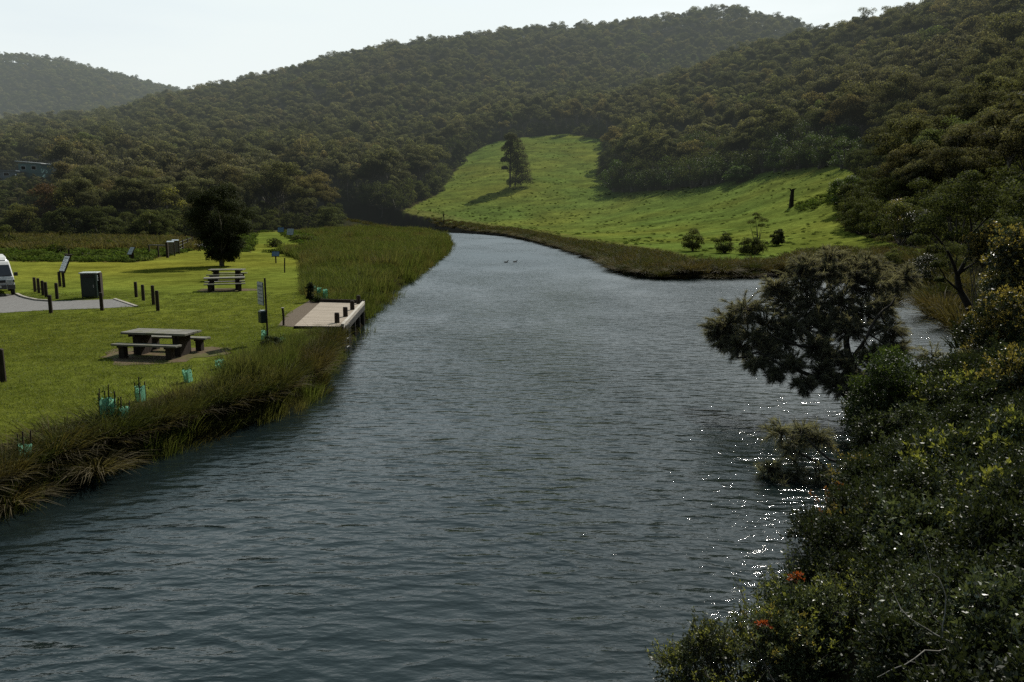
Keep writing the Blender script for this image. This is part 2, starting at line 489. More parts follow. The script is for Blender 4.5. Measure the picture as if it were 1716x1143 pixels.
def inside(px, py, poly):
    c = np.zeros(np.shape(px), bool)
    n = len(poly)
    for i in range(n):
        x1, y1 = poly[i]; x2, y2 = poly[(i + 1) % n]
        cond = (y1 > py) != (y2 > py)
        with np.errstate(divide='ignore', invalid='ignore'):
            xi = (x2 - x1) * (py - y1) / (y2 - y1 + 1e-12) + x1
        c ^= cond & (px < xi)
    return c


def pdist(x, y, poly, closed=True):
    d = np.full(np.shape(x), 1e9)
    n = len(poly)
    for i in range(n if closed else n - 1):
        x1, y1 = poly[i]; x2, y2 = poly[(i + 1) % n]
        dx, dy = x2 - x1, y2 - y1
        t = np.clip(((x - x1) * dx + (y - y1) * dy) / (dx * dx + dy * dy + 1e-12), 0, 1)
        d = np.minimum(d, np.hypot(x - x1 - t * dx, y - y1 - t * dy))
    return d


def river_sd(x, y):
    d = pdist(x, y, RIV)
    return np.where(inside(x, y, RIV), -d, d)


def sstep(a, b, x):
    t = np.clip((x - a) / (b - a), 0, 1)
    return t * t * (3 - 2 * t)


PHI = np.array([p[0] for p in PROF])


def land(x, y):
    r = np.hypot(x, y); ph = np.arctan2(x, y)
    Z = np.stack([pchip([q[0] for q in pr], [q[1] for q in pr], r) for _, pr in PROF])
    k = np.clip(np.searchsorted(PHI, ph) - 1, 0, len(PHI) - 2)
    t = (ph - PHI[k]) / (PHI[k + 1] - PHI[k])
    t = np.clip(t, 0, 1)
    idx = np.arange(len(r))
    # cubic (Catmull-Rom with uneven knots, clamped) across the azimuth
    def g(i): return Z[np.clip(i, 0, len(PHI) - 1), idx]
    z0, z1, z2, z3 = g(k - 1), g(k), g(k + 1), g(k + 2)
    h = PHI[k + 1] - PHI[k]
    hm = np.where(k > 0, h + PHI[k] - PHI[np.maximum(k - 1, 0)], h)
    hp = np.where(k < len(PHI) - 2, PHI[np.minimum(k + 2, len(PHI) - 1)] - PHI[k], h)
    m1 = (z2 - z0) / np.maximum(hm, 1e-6) * h * .8; m2 = (z3 - z1) / np.maximum(hp, 1e-6) * h * .8
    z = (1 + 2 * t) * (1 - t) ** 2 * z1 + t * (1 - t) ** 2 * m1 + t * t * (3 - 2 * t) * z2 + t * t * (t - 1) * m2
    z = np.where(z < .55, .55, z)
    z = np.where(x < 0, 1.0 + (z - 1.0) * sstep(85, 150, r), z)
    amp = np.clip((z - 3) * .03, 0, 2.5)
    z = z + amp * (vnoise(x, y, 38, 1) - .5) * 2 + amp * .5 * (vnoise(x, y, 14, 2) - .5)
    # small unevenness on the meadows
    z = z + np.clip((z - 1.15) * .5, 0, .35) * (vnoise(x, y, 5, 3) - .5)
    return z


def ground(x, y):
    x = np.atleast_1d(np.asarray(x, float)); y = np.atleast_1d(np.asarray(y, float))
    z = land(x, y); sd = river_sd(x, y)
    k = sstep(-1.3, .75, sd)
    return -1.3 + (z + 1.3) * k


def gz(x, y): return float(ground([x], [y])[0])


# open ground (no forest), outline in the view from the bridge
OPEN = [(-600, 399), (0, 396), (130, 399), (300, 403), (330, 408), (420, 392), (470, 384), (560, 384), (600, 366), (650, 360), (680, 352), (735, 325), (780, 262), (820, 240), (870, 231), (950, 224), (1015, 234), (1008, 262), (1000, 295), (1025, 320), (1110, 318), (1200, 307), (1290, 287), (1400, 277), (1440, 294), (1455, 322), (1410, 347), (1415, 387), (1470, 402), (1530, 416), (1600, 422), (1640, 470), (1720, 480), (2400, 520), (2400, 6000), (-600, 6000)]
LAWN = [(-600, 800), (-200, 790), (0, 752), (60, 737), (150, 702), (240, 672), (310, 650), (400, 612), (430, 590), (480, 562), (560, 545), (560, 508), (520, 503), (512, 437), (470, 424), (440, 424), (330, 418), (230, 440), (0, 438), (-600, 440)]
FARLAWN = [(420, 424), (520, 420), (468, 388), (425, 390)]

NA = 620
phf = np.linspace(-.72, .72, NA)
phb = np.linspace(.72, 2 * PI - .72, 110)[1:-1]
PHG = np.concatenate([phf, phb])
NR = 600
RG = np.concatenate([[0.5], np.exp(np.linspace(math.log(1.5), math.log(RM), NR - 1))])
RR, PP = np.meshgrid(RG, PHG, indexing='ij')
GX = (RR * np.sin(PP)).ravel(); GY = (RR * np.cos(PP)).ravel()
GZ = ground(GX, GY)
sdG = river_sd(GX, GY)
npx, npy, ndep = proj(GX, GY, GZ)
front = (ndep > 1) & (GY > 1)
isopen = inside(npx, npy, OPEN) | ~front
# hidden back slopes of the hills can fall inside the outline: only near things are open
RRf = RR.ravel()
isopen &= ~((RRf > 460))
isopen |= (RRf < 45) & (GX < 12)
islawn = (inside(npx, npy, LAWN) | inside(npx, npy, FARLAWN)) & front & (RRf < 200)
isfield = isopen & ~islawn & (GX > -60)
colr = np.zeros((len(GX), 4)); colr[:, 3] = 1
def setc(mask, c): colr[mask, :3] = c
setc(np.ones(len(GX), bool), (.026, .026, .014))
setc(isopen & (RRf < 200), (.06, .062, .022))
fieldmask = inside(npx, npy, OPEN) & front & (RRf > 60) & (RRf < 460) & (sdG > 1.5) & ((GX > -30) | (RRf > 235)) & ~islawn
n1 = vnoise(GX, GY, 9, 7)[:, None]; n2 = vnoise(GX, GY, 31, 8)[:, None]
fc = np.array([.096, .142, .028]) * (1 - .25 * n1) + np.array([.02, .014, .004]) * n2
colr[fieldmask, :3] = fc[fieldmask]
nearfield = fieldmask & (sdG < 9)
colr[nearfield, :3] = colr[nearfield, :3] * .6 + np.array([.11, .10, .035]) * .4
lc = np.array([.080, .108, .018]) * (1 - .18 * n1) + np.array([.022, .013, .002]) * n2
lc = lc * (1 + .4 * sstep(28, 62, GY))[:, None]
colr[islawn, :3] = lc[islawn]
setc(sdG < .9, (.028, .024, .014))
setc(sdG < 0, (.012, .012, .008))
faces = []
nc = len(PHG)
ii, jj = np.meshgrid(np.arange(NR - 1), np.arange(nc), indexing='ij')
j2 = (jj + 1) % nc
Q = np.stack([ii * nc + jj, ii * nc + j2, (ii + 1) * nc + j2, (ii + 1) * nc + jj], -1).reshape(-1, 4)[:, ::-1]
me = qmesh('terrain', [(np.stack([GX, GY, GZ], 1), Q, np.ones(len(Q)), 0)], [])
ca = me.attributes.new('col', 'FLOAT_COLOR', 'POINT'); ca.data.foreach_set('color', colr.astype(np.float32).ravel())
me.polygons.foreach_set('use_smooth', np.ones(len(Q), bool))
m, nt, out = mat('ground_cover')
at_ = N(nt, 'ShaderNodeAttribute', attribute_name='col')
g = N(nt, 'ShaderNodeNewGeometry')
pos = g.outputs['Position']
nA = noise(nt, 1.1, 5, .62, vec=pos); nB = noise(nt, .17, 4, .6, vec=pos); nC = noise(nt, 9., 4, .7, vec=pos); nD = noise(nt, .035, 3, .5, vec=pos)
c = at_.outputs['Color']
c = mixc(nt, 1., c, ramp(nt, nA, [(.2, .52), (.8, 1.45)]), 'MULTIPLY')
c = mixc(nt, 1., c, ramp(nt, nC, [(.25, .55), (.8, 1.4)]), 'MULTIPLY')
c = mixc(nt, 1., c, ramp(nt, nB, [(.3, .6), (.7, 1.35)]), 'MULTIPLY')
warm = mixc(nt, 1., c, (1.28, 1.06, .95), 'MULTIPLY')
c = mixc(nt, ramp(nt, nD, [(.4, 0.), (.65, 1.)]), c, warm)
p = N(nt, 'ShaderNodeBsdfPrincipled'); L(nt, c, p.inputs['Base Color']); p.inputs['Roughness'].default_value = 1.; p.inputs['Specular IOR Level'].default_value = .0
bp = N(nt, 'ShaderNodeBump'); bp.inputs['Strength'].default_value = .9; bp.inputs['Distance'].default_value = .12
L(nt, mth(nt, 'ADD', nA, mth(nt, 'MULTIPLY', nC, .35)), bp.inputs['Height']); L(nt, bp.outputs[0], p.inputs['Normal'])
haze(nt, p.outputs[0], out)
me.materials.append(m)
terrain = mobj('terrain', me)
tag(terrain, 'green lawn, meadow field and hillsides around the river', 'ground', kind='structure')

# ------------------------------------------------------------------ water
mb = MB()
mb.add([(-160, -80, 0), (110, -80, 0), (110, 260, 0), (-160, 260, 0)], [(0, 1, 2, 3)])
m, nt, out = mat('river_water')
g = N(nt, 'ShaderNodeNewGeometry'); pos = g.outputs['Position']
ln = N(nt, 'ShaderNodeVectorMath', operation='LENGTH'); L(nt, pos, ln.inputs[0]); dist = ln.outputs['Value']
w1 = noise(nt, 1., 3, .5, vec=pos, stretch=(1.1, 2.5, 1), rotz=.6)
w2 = noise(nt, 1., 3, .55, vec=pos, stretch=(2.4, 5.4, 1), rotz=-.3)
w3 = noise(nt, 1., 4, .6, vec=pos, stretch=(7., 12., 1), rotz=.2)
gust = ramp(nt, noise(nt, .09, 3, .6, vec=pos, stretch=(1, .6, 1)), [(.32, .3), (.68, 1.25)])
w0 = noise(nt, 1., 2, .45, vec=pos, stretch=(.75, 1.8, 1), rotz=.75)
ridge = mth(nt, 'SUBTRACT', 1., mth(nt, 'ABSOLUTE', mth(nt, 'MULTIPLY_ADD', w0, 2.6, -1.3)))
near = ramp(nt, mth(nt, 'DIVIDE', dist, 60.), [(0., 1.), (.5, .55), (1., .25)])
fade = ramp(nt, mth(nt, 'DIVIDE', dist, 130.), [(0., 1.), (.35, .9), (1., .5)])
h = mth(nt, 'ADD', mth(nt, 'MULTIPLY', w1, .064), mth(nt, 'ADD', mth(nt, 'MULTIPLY', w2, .030), mth(nt, 'MULTIPLY', w3, .009)))
h = mth(nt, 'MULTIPLY', h, fade)
h = mth(nt, 'ADD', h, mth(nt, 'MULTIPLY', mth(nt, 'MULTIPLY', ridge, .078), near))
h = mth(nt, 'MULTIPLY', h, gust)
bp = N(nt, 'ShaderNodeBump'); bp.inputs['Strength'].default_value = 1.; bp.inputs['Distance'].default_value = 1.
L(nt, h, bp.inputs['Height'])
p = N(nt, 'ShaderNodeBsdfPrincipled'); p.inputs['IOR'].default_value = 1.46
nz = noise(nt, .05, 2, vec=pos)
L(nt, mixc(nt, nz, (.006, .0115, .012), (.010, .0155, .016)), p.inputs['Base Color'])
rr = ramp(nt, mth(nt, 'DIVIDE', dist, 160.), [(0., .02), (.15, .03), (.5, .06), (1., .12)])
L(nt, rr, p.inputs['Roughness'])
# the facets of far ripples that lean toward the river mouth are the ones seen: lean the mean normal by distance along the river
tl = mth(nt, 'MULTIPLY', mth(nt, 'MINIMUM', mth(nt, 'DIVIDE', dist, 90.), 1.), -.17)
cx_ = N(nt, 'ShaderNodeCombineXYZ'); L(nt, tl, cx_.inputs[1])
va = N(nt, 'ShaderNodeVectorMath', operation='ADD'); L(nt, bp.outputs[0], va.inputs[0]); L(nt, cx_.outputs[0], va.inputs[1])
vn = N(nt, 'ShaderNodeVectorMath', operation='NORMALIZE'); L(nt, va.outputs[0], vn.inputs[0])
L(nt, vn.outputs[0], p.inputs['Normal']); L(nt, p.outputs[0], out.inputs[0])
water = mb.build('river_water', m)
tag(water, 'rippled grey-green river water between the two banks', 'river', kind='structure')

# ------------------------------------------------------------------ plant makers
def clump_leaves(c, rad, n, size, r, aspect=.55, flat=.75, tint0=1., up=.25):
    d = nrm(r.normal(size=(n, 3)))
    d[:, 2] = np.where(d[:, 2] < -.35, -d[:, 2] * .6, d[:, 2]); d = nrm(d)
    rr_ = r.uniform(.25, 1., n) ** .45
    p = np.array(c) + d * rr_[:, None] * np.array([rad, rad, rad * flat])
    nr = nrm(d * .9 + r.normal(size=(n, 3)) * .65 + [0, 0, up])
    t = nrm(np.cross(nr, r.normal(size=(n, 3))))
    s = size * r.uniform(.6, 1.3, n)
    tint = tint0 * r.uniform(.65, 1.3, n) * (.45 + .55 * rr_) * (.66 + .55 * np.clip(d[:, 2], -.6, 1))  # tops lightened, undersides and inside darkened: light and shade put into the tint
    return leaves(p - t * s[:, None] * .5, t, s, s * aspect * .5, r, nrml=nr, tint=tint)


def gum_parts(seed, leafn, size, H=10., spread=.34, base=.42, nlimb=8):
    r = np.random.default_rng(seed)
    tr = []; cr = []
    th = H * base
    lean = r.normal(size=2) * .04 * H
    top = np.array([lean[0], lean[1], th])
    tr.append(tubeq(wander((0, 0, -.8), top, 4, .05, r), np.linspace(.022, .015, 5) * H, 6))
    cl = []
    for i in range(nlimb):
        a = 2 * PI * i / nlimb + r.uniform(-.4, .4)
        rad = H * spread * r.uniform(.35, 1.)
        if i % 3 == 0: rad *= .35
        z = H * (base + (1 - base) * r.uniform(.3, .92) * (1 - .35 * (rad / (H * spread)) ** 2))
        e = np.array([lean[0] * 1.3 + math.cos(a) * rad, lean[1] * 1.3 + math.sin(a) * rad, z])
        st = top * r.uniform(.7, 1.)
        tr.append(tubeq(wander(st, e, 3, .08, r, .05), np.array([.011, .008, .005, .003]) * H, 5))
        for k in range(3):
            cl.append((e + r.normal(size=3) * [.07 * H, .07 * H, .05 * H], H * r.uniform(.09, .155), r.uniform(.65, 1.35)))
    per = max(20, leafn // len(cl))
    for c, rd, t in cl: cr.append(clump_leaves(c, rd, per, size, r, flat=.8, tint0=t * (.5 + .8 * max(0., (c[2] / H - base) / (1 - base)))))  # higher clumps lighter, lower ones darker: sunlit crown tops painted by tint
    return tr, cr


def bush_parts(seed, leafn, size, H=4., W=2.4, ncl=22, base=.05):
    r = np.random.default_rng(seed)
    tr = []; cr = []
    for i in range(ncl):
        a = r.uniform(0, 2 * PI); u = r.uniform(0, 1)
        zf = r.uniform(base, .86)
        rad = W * math.sqrt(max(0, 1 - (zf * 1.02) ** 2)) * math.sqrt(r.uniform(.2, 1)) * .85
        c = np.array([math.cos(a) * rad, math.sin(a) * rad, zf * H])
        rd = W * r.uniform(.22, .38)
        cr.append(clump_leaves(c, rd, leafn // ncl, size, r, flat=.8, tint0=r.uniform(.7, 1.25)))
        if i % 3 == 0: tr.append(tubeq(wander((0, 0, -.3), c, 3, .08, r), np.array([.02, .014, .01, .005]) * H, 5))
    return tr, cr


def ztrunk(parts):
    return [(v, q, t, 0) for v, q, t, _ in parts]


# sources for the forest mass (trunk + crown in one mesh each) and for the single trees
NV = 6
gum_far = []
for i in range(NV):
    tr, cr = gum_parts(100 + i, 3200, .36, 10., [.36, .3, .42, .34, .38, .28][i], [.4, .5, .42, .35, .45, .5][i], [8, 7, 9, 8, 10, 6][i])
    gum_far.append(qmesh('far_gum', cr + tr, [M['gum'], M['bark']]))
bush_far = []
for i in range(3):
    tr, cr = bush_parts(200 + i, 1500, .30, 4.2, 2.5, 20)
    bush_far.append(qmesh('far_bush', cr + tr, [M['bush'], M['bark']]))
gum_near = []
for i in range(NV):
    tr, cr = gum_parts(300 + i, 8500, .24, 10., [.36, .3, .42, .34, .38, .30][i], [.36, .45, .4, .3, .42, .45][i], [10, 9, 12, 10, 12, 8][i])
    gum_near.append((qmesh('gum_trunk', ztrunk(tr), [M['bark']]), qmesh('gum_crown', cr, [M['gum']])))
scrub_near = []
for i in range(4):
    tr, cr = bush_parts(400 + i, 7500, .17, 4.6, 2.7, 30)
    scrub_near.append((qmesh('scrub_stems', ztrunk(tr), [M['bark']]), qmesh('scrub_crown', cr, [M['bush']])))


def scatter(name, pts, rot, scl, idx, meshes, label, cat):
    srcs = []
    for k, mm in enumerate(meshes):
        srcs.append(bpy.data.objects.new(name + '_source', mm))
    me = bpy.data.meshes.new(name)
    n = len(pts)
    me.vertices.add(n); me.vertices.foreach_set('co', np.asarray(pts, np.float32).ravel())
    a = me.attributes.new('rot', 'FLOAT_VECTOR', 'POINT'); a.data.foreach_set('vector', np.asarray(rot, np.float32).ravel())
    a = me.attributes.new('scl', 'FLOAT_VECTOR', 'POINT'); a.data.foreach_set('vector', np.asarray(scl, np.float32).ravel())
    a = me.attributes.new('idx', 'INT', 'POINT'); a.data.foreach_set('value', np.asarray(idx, np.int32))
    me.update()
    o = mobj(name, me)
    ng = bpy.data.node_groups.new(name + '_scatter', 'GeometryNodeTree')
    ng.interface.new_socket('Geometry', in_out='INPUT', socket_type='NodeSocketGeometry')
    ng.interface.new_socket('Geometry', in_out='OUTPUT', socket_type='NodeSocketGeometry')
    gi = ng.nodes.new('NodeGroupInput'); go = ng.nodes.new('NodeGroupOutput')
    jn = ng.nodes.new('GeometryNodeJoinGeometry')
    for s in reversed(srcs):
        oi = ng.nodes.new('GeometryNodeObjectInfo'); oi.inputs['Object'].default_value = s
        oi.inputs['As Instance'].default_value = False
        g2 = ng.nodes.new('GeometryNodeGeometryToInstance')
        ng.links.new(oi.outputs['Geometry'], g2.inputs[0]); ng.links.new(g2.outputs[0], jn.inputs[0])
    ip = ng.nodes.new('GeometryNodeInstanceOnPoints')
    ng.links.new(gi.outputs[0], ip.inputs['Points']); ng.links.new(jn.outputs[0], ip.inputs['Instance'])
    ip.inputs['Pick Instance'].default_value = True
    for nm, ty, sock in (('rot', 'FLOAT_VECTOR', 'Rotation'), ('scl', 'FLOAT_VECTOR', 'Scale'), ('idx', 'INT', 'Instance Index')):
        na = ng.nodes.new('GeometryNodeInputNamedAttribute'); na.data_type = ty; na.inputs['Name'].default_value = nm
        so = [s for s in na.outputs if s.enabled and s.name == 'Attribute'][0]
        ng.links.new(so, ip.inputs[sock])
    ng.links.new(ip.outputs[0], go.inputs[0])
    md = o.modifiers.new('scatter', 'NODES'); md.node_group = ng
    tag(o, label, cat, kind='stuff')
    return o


# ------------------------------------------------------------------ forest placement
def jgrid(rmin, rmax, cell, r):
    """jittered grid inside the view wedge"""
    n = int(rmax / cell) + 1
    xs = np.arange(-n, n) * cell; ys = np.arange(0, n) * cell
    X, Y = np.meshgrid(xs, ys)
    X = X.ravel() + r.uniform(-.45, .45, X.size) * cell; Y = Y.ravel() + r.uniform(-.45, .45, X.size) * cell
    R_ = np.hypot(X, Y); A = np.abs(np.arctan2(X, Y))
    k = (R_ > rmin) & (R_ < rmax) & (A < .70)
    return X[k], Y[k]


FX = []; FY = []
for a, b, c in ((40, 200, 5.5), (200, 320, 6.2), (320, 560, 7.2), (560, 900, 8.8), (900, 1750, 11.)):
    x, y = jgrid(a, b, c, rng); FX.append(x); FY.append(y)
FX = np.concatenate(FX); FY = np.concatenate(FY)
FZ = ground(FX, FY)
fpx, fpy, fd = proj(FX, FY, FZ)
FR = np.hypot(FX, FY)
sdf = river_sd(FX, FY)
opn = inside(fpx, fpy, OPEN) & (FR < 470)
keep = ~opn & (sdf > 3) & (FR > 48)
keep &= (FX > -1000) & ~((FR < 150) & (FX < 15))
# visibility against the canopy in front
phis = np.linspace(-.75, .75, 500); rads = np.exp(np.linspace(math.log(40), math.log(2000), 260))
rg, pg = np.meshgrid(rads, phis, indexing='ij')
vz = ground((rg * np.sin(pg)).ravel(), (rg * np.cos(pg)).ravel()).reshape(rg.shape)
vpx, vpy, _ = proj((rg * np.sin(pg)).ravel(), (rg * np.cos(pg)).ravel(), vz.ravel())
isf = (~inside(vpx, vpy, OPEN)).reshape(rg.shape)
el = (vz + np.where(isf, 5.5, 0) - CAMZ) / rg
run = np.maximum.accumulate(el, axis=0)
hmax = np.where(FR < 200, 11., 14.)
ri = np.clip(np.searchsorted(rads, FR * .97) - 1, 0, len(rads) - 1)
pi_ = np.clip(((np.arctan2(FX, FY) + .75) / 1.5 * 499).round().astype(int), 0, 499)
vis = (FZ + hmax - CAMZ) / FR > run[ri, pi_] - .004
keep &= vis
FX, FY, FZ, fpx, fpy, FR = [q[keep] for q in (FX, FY, FZ, fpx, fpy, FR)]
# how close to the open edge: the front row is low scrub
ext = np.minimum.reduce([np.where(inside(*proj(FX + dx, FY + dy, ground(FX + dx, FY + dy))[:2], OPEN), 0, 1) for dx, dy in ((0, -5), (-5, -3), (5, -3), (-6, 0), (6, 0))])
edge = (ext == 0) & (FR < 470)
n = len(FX)
isbush = edge | (rng.uniform(size=n) < .10) | ((fpx > 105) & (fpx < 335) & (FR < 172))
hgt = rng.uniform(.68, 1.38, n) * np.where(FR < 200, 9.0, np.where(FR < 600, 11.8, 12.5))
hgt = np.where((fpx > 1420) & (FR < 150), hgt * .95, hgt)
# keep the view to the cabins on the left hillside open
cab = (fpx < 110) & (FR > 165) & (FR < 330)
hgt = np.where(cab, 3.6, hgt)
infr = (fpx > -40) & (fpx < 1760)
order = np.argsort(np.where(infr, FR, 1e6))
single = order[:285]
rest = np.setdiff1d(np.arange(n), single)
print('forest', n, 'single up to', FR[single].max(), 'bush', isbush.sum())


def zone(px, r):
    if px < 430: return 'left'
    if px < 800: return 'mid'
    if px < 1420: return 'spur'
    return 'right'


ZL = {
    ('gum', 'left'): ('gum tree in the wood behind the picnic lawn and rough grass', 'gum trees behind the picnic lawn'),
    ('gum', 'mid'): ('gum tree in the wood along the left edge of the sloping field', 'gum trees left of the sloping field'),
    ('gum', 'spur'): ('gum tree on the wooded spur above the sloping green field', 'gum trees above the sloping field'),
    ('gum', 'right'): ('gum tree on the steep wooded slope at the right of the river', 'gum trees on the steep right slope'),
    ('bush', 'left'): ('dark scrub bush under the trees behind the picnic lawn and rough grass', 'scrub behind the picnic lawn'),
    ('bush', 'mid'): ('dark scrub bush at the left border of the sloping field', 'scrub left of the sloping field'),
    ('bush', 'spur'): ('rounded green bush in the scrub along the upper border of the field', 'bushes along the top of the field'),
    ('bush', 'right'): ('leafy bush on the steep wooded slope at the right of the river', 'bushes on the steep right slope'),
}


def plant(name, kindmeshes, x, y, z, rz, s, label, cat, group=None, crownmat=None, zs=1.):
    t, c = kindmeshes
    e = empty(name, (x, y, z), rz, label, cat, group)
    e.scale = (s, s, s * zs)
    mobj('trunk' if cat == 'tree' else 'stem', t, e)
    co = mobj('crown' if cat == 'tree' else 'foliage', c, e)
    if crownmat:
        co.material_slots[0].link = 'OBJECT'; co.material_slots[0].material = crownmat
    return e


for q, i in enumerate(single):
    k = 'bush' if isbush[i] else 'gum'
    lab, grp = ZL[(k, zone(fpx[i], FR[i]))]
    rz = rng.uniform(0, 6.28)
    if k == 'bush':
        sp = grp == 'bushes along the top of the field'
        plant('bush', scrub_near[q % 4], FX[i], FY[i], FZ[i], rz, rng.uniform(1.1, 1.7) if sp else rng.uniform(.8, 1.25), lab, 'bush', grp, M['fresh'] if sp and q % 3 else None)
    else:
        plant('gum_tree', gum_near[q % NV], FX[i], FY[i], FZ[i], rz, hgt[i] / 10, lab, 'tree', grp)
# understorey of the single trees, and the far forest, as one mass
idx = np.where(isbush[rest], NV + rest % 3, rest % NV)
sc = np.where(isbush[rest], rng.uniform(.9, 1.6, len(rest)), hgt[rest] / 10)
sc = np.where(FR[rest] > 900, sc * 1.15, sc)
pts = np.stack([FX[rest], FY[rest], FZ[rest]], 1)
# dense low understorey wherever the forest stands close
ux, uy = jgrid(45, 520, 4.2, rng)
uz = ground(ux, uy); upx, upy, _ = proj(ux, uy, uz)
uk = ~inside(upx, upy, OPEN) & (river_sd(ux, uy) > 3) & ~((np.hypot(ux, uy) < 150) & (ux < 15))
ri = np.clip(np.searchsorted(rads, np.hypot(ux, uy) * .97) - 1, 0, len(rads) - 1); pi_ = np.clip(((np.arctan2(ux, uy) + .75) / 1.5 * 499).round().astype(int), 0, 499)
uk &= (uz + 4 - CAMZ) / np.hypot(ux, uy) > run[ri, pi_] - .02
ux, uy, uz = ux[uk], uy[uk], uz[uk]
pts = np.concatenate([pts, np.stack([ux, uy, uz], 1)])
idx = np.concatenate([idx, NV + np.arange(len(ux)) % 3]); sc = np.concatenate([sc, rng.uniform(.5, .95, len(ux))])
rot = np.zeros((len(pts), 3)); rot[:, 2] = rng.uniform(0, 6.28, len(pts)); rot[:, :2] = rng.normal(size=(len(pts), 2)) * .05
print('forest mass', len(pts))
scatter('forest', pts, rot, np.stack([sc * rng.uniform(.8, 1.2, len(sc)), sc * rng.uniform(.8, 1.2, len(sc)), sc * rng.uniform(.9, 1.1, len(sc))], 1), idx, gum_far + bush_far, 'olive gum forest covering the hills and ridges behind the field', 'forest')
# ------------------------------------------------------------------ helpers on the ground
def hit(px, py, y0=8., y1=900.):
    d = ray(px, py)
    ys = np.exp(np.linspace(math.log(y0), math.log(y1), 500))
    t = ys / d[1]
    x = d[0] * t; z = CAMZ + d[2] * t
    g_ = ground(x, ys)
    k = np.where(z < g_)[0]
    k = k[0] if len(k) else 499
    return float(x[k]), float(ys[k]), float(g_[k])


def V3(px, py, y):
    x, z = at(px, py, y)
    return np.array([x, y, z])


# ------------------------------------------------------------------ grasses, reeds and tussocks
def tuft(seed, n, Hh, rad, spread, wid, m, droop=.5, tint=(.6, 1.3)):
    r = np.random.default_rng(seed)
    a = r.uniform(0, 2 * PI, n); q = np.sqrt(r.uniform(0, 1, n)) * rad
    dirr = np.stack([np.cos(a), np.sin(a), np.zeros(n)], 1)
    p = dirr * q[:, None]
    d = dirr * (q / max(rad, .01) * spread)[:, None] + r.normal(size=(n, 3)) * .12 + [0, 0, 1]
    bend = dirr * droop + [0, 0, -droop * .6] + r.normal(size=(n, 3)) * .15
    return blades(p, d, bend, Hh * r.uniform(.55, 1.1, n), wid, r, tint=r.uniform(*tint, n))


tus = []
for i in range(5):
    a = tuft(500 + i, 460, 1.0, .3, .8, .007, None, .35)
    b = tuft(520 + i, 120, .7, .34, 1.5, .007, None, .8, (.8, 1.4))
    b = (b[0], b[1], b[2], 1)
    tus.append(qmesh('tussock', [a, b], [M['tussock'], M['straw']]))
strawtus = qmesh('straw_tussock', [tuft(541, 300, .95, .3, 1.4, .009, None, .9, (.8, 1.5)), (lambda q: (q[0], q[1], q[2], 1))(tuft(542, 200, .9, .25, .9, .008, None, .5))], [M['straw'], M['tussock']])
reedt = [qmesh('reed_tuft', [tuft(550 + i, 100, .95, .35, .2, .006, None, .2)], [M['reed']]) for i in range(3)]
rusht = [qmesh('rush_tuft', [tuft(560 + i, 110, .8, .25, .6, .008, None, .4)], [M['tussock']]) for i in range(2)]
reedfar = [qmesh('far_reed_tuft', [tuft(570 + i, 80, .95, .5, .2, .013, None, .18)], [M['reed']]) for i in range(3)]
meadt = [qmesh('meadow_tuft', [tuft(580 + i, 60, .75, .7, .5, .03, None, .4)], [M['meadow']]) for i in range(3)]
weedt = []
for i in range(3):
    r_ = np.random.default_rng(590 + i)
    weedt.append(qmesh('weed_clump', [clump_leaves((r_.normal() * .2, r_.normal() * .2, .05), .55, 110, .16, r_, flat=.55), clump_leaves((r_.normal() * .4, r_.normal() * .4, 0.), .4, 60, .16, r_, flat=.5)], [M['weed']]))
lawnt = [qmesh('lawn_tuft', [tuft(600 + i, 34, .075, .17, .5, .0045, None, .5, (.7, 1.3))], [M['grassb']]) for i in range(3)]


def cells(x0, x1, y0, y1, c, r):
    xs = np.arange(x0, x1, c); ys = np.arange(y0, y1, c)
    X, Y = np.meshgrid(xs, ys)
    return (X.ravel() + r.uniform(-.5, .5, X.size) * c, Y.ravel() + r.uniform(-.5, .5, X.size) * c)


def scat(name, X, Y, s0, s1, meshes, label, cat, tilt=.08, zoff=-.03, zs=None, smul=None):
    Z = ground(X, Y) + zoff
    n = len(X)
    rot = np.zeros((n, 3)); rot[:, :2] = rng.normal(size=(n, 2)) * tilt; rot[:, 2] = rng.uniform(0, 6.28, n)
    s = rng.uniform(s0, s1, n)
    if smul is not None: s = s * smul
    sc_ = np.stack([s, s, s * rng.uniform(.85, 1.15, n)], 1)
    print(name, n)
    return scatter(name, np.stack([X, Y, Z], 1), rot, sc_, rng.integers(0, len(meshes), n), meshes, label, cat)


# outlines of things standing on the bank, kept clear of reeds
DECK = [gp(a, b, 1.1) for a, b in ((493, 546), (576, 547), (611, 508), (537, 506))]
PATHP = [gp(a, b, 1.0) for a, b in ((498, 549), (466, 546), (482, 526), (520, 503), (545, 506))]
DKP = np.array(DECK)
dkc = DKP.mean(0); DKB = dkc + (DKP - dkc) * 1.12


def clear_built(X, Y):
    return ~inside(X, Y, DKB) & ~inside(X, Y, PATHP)


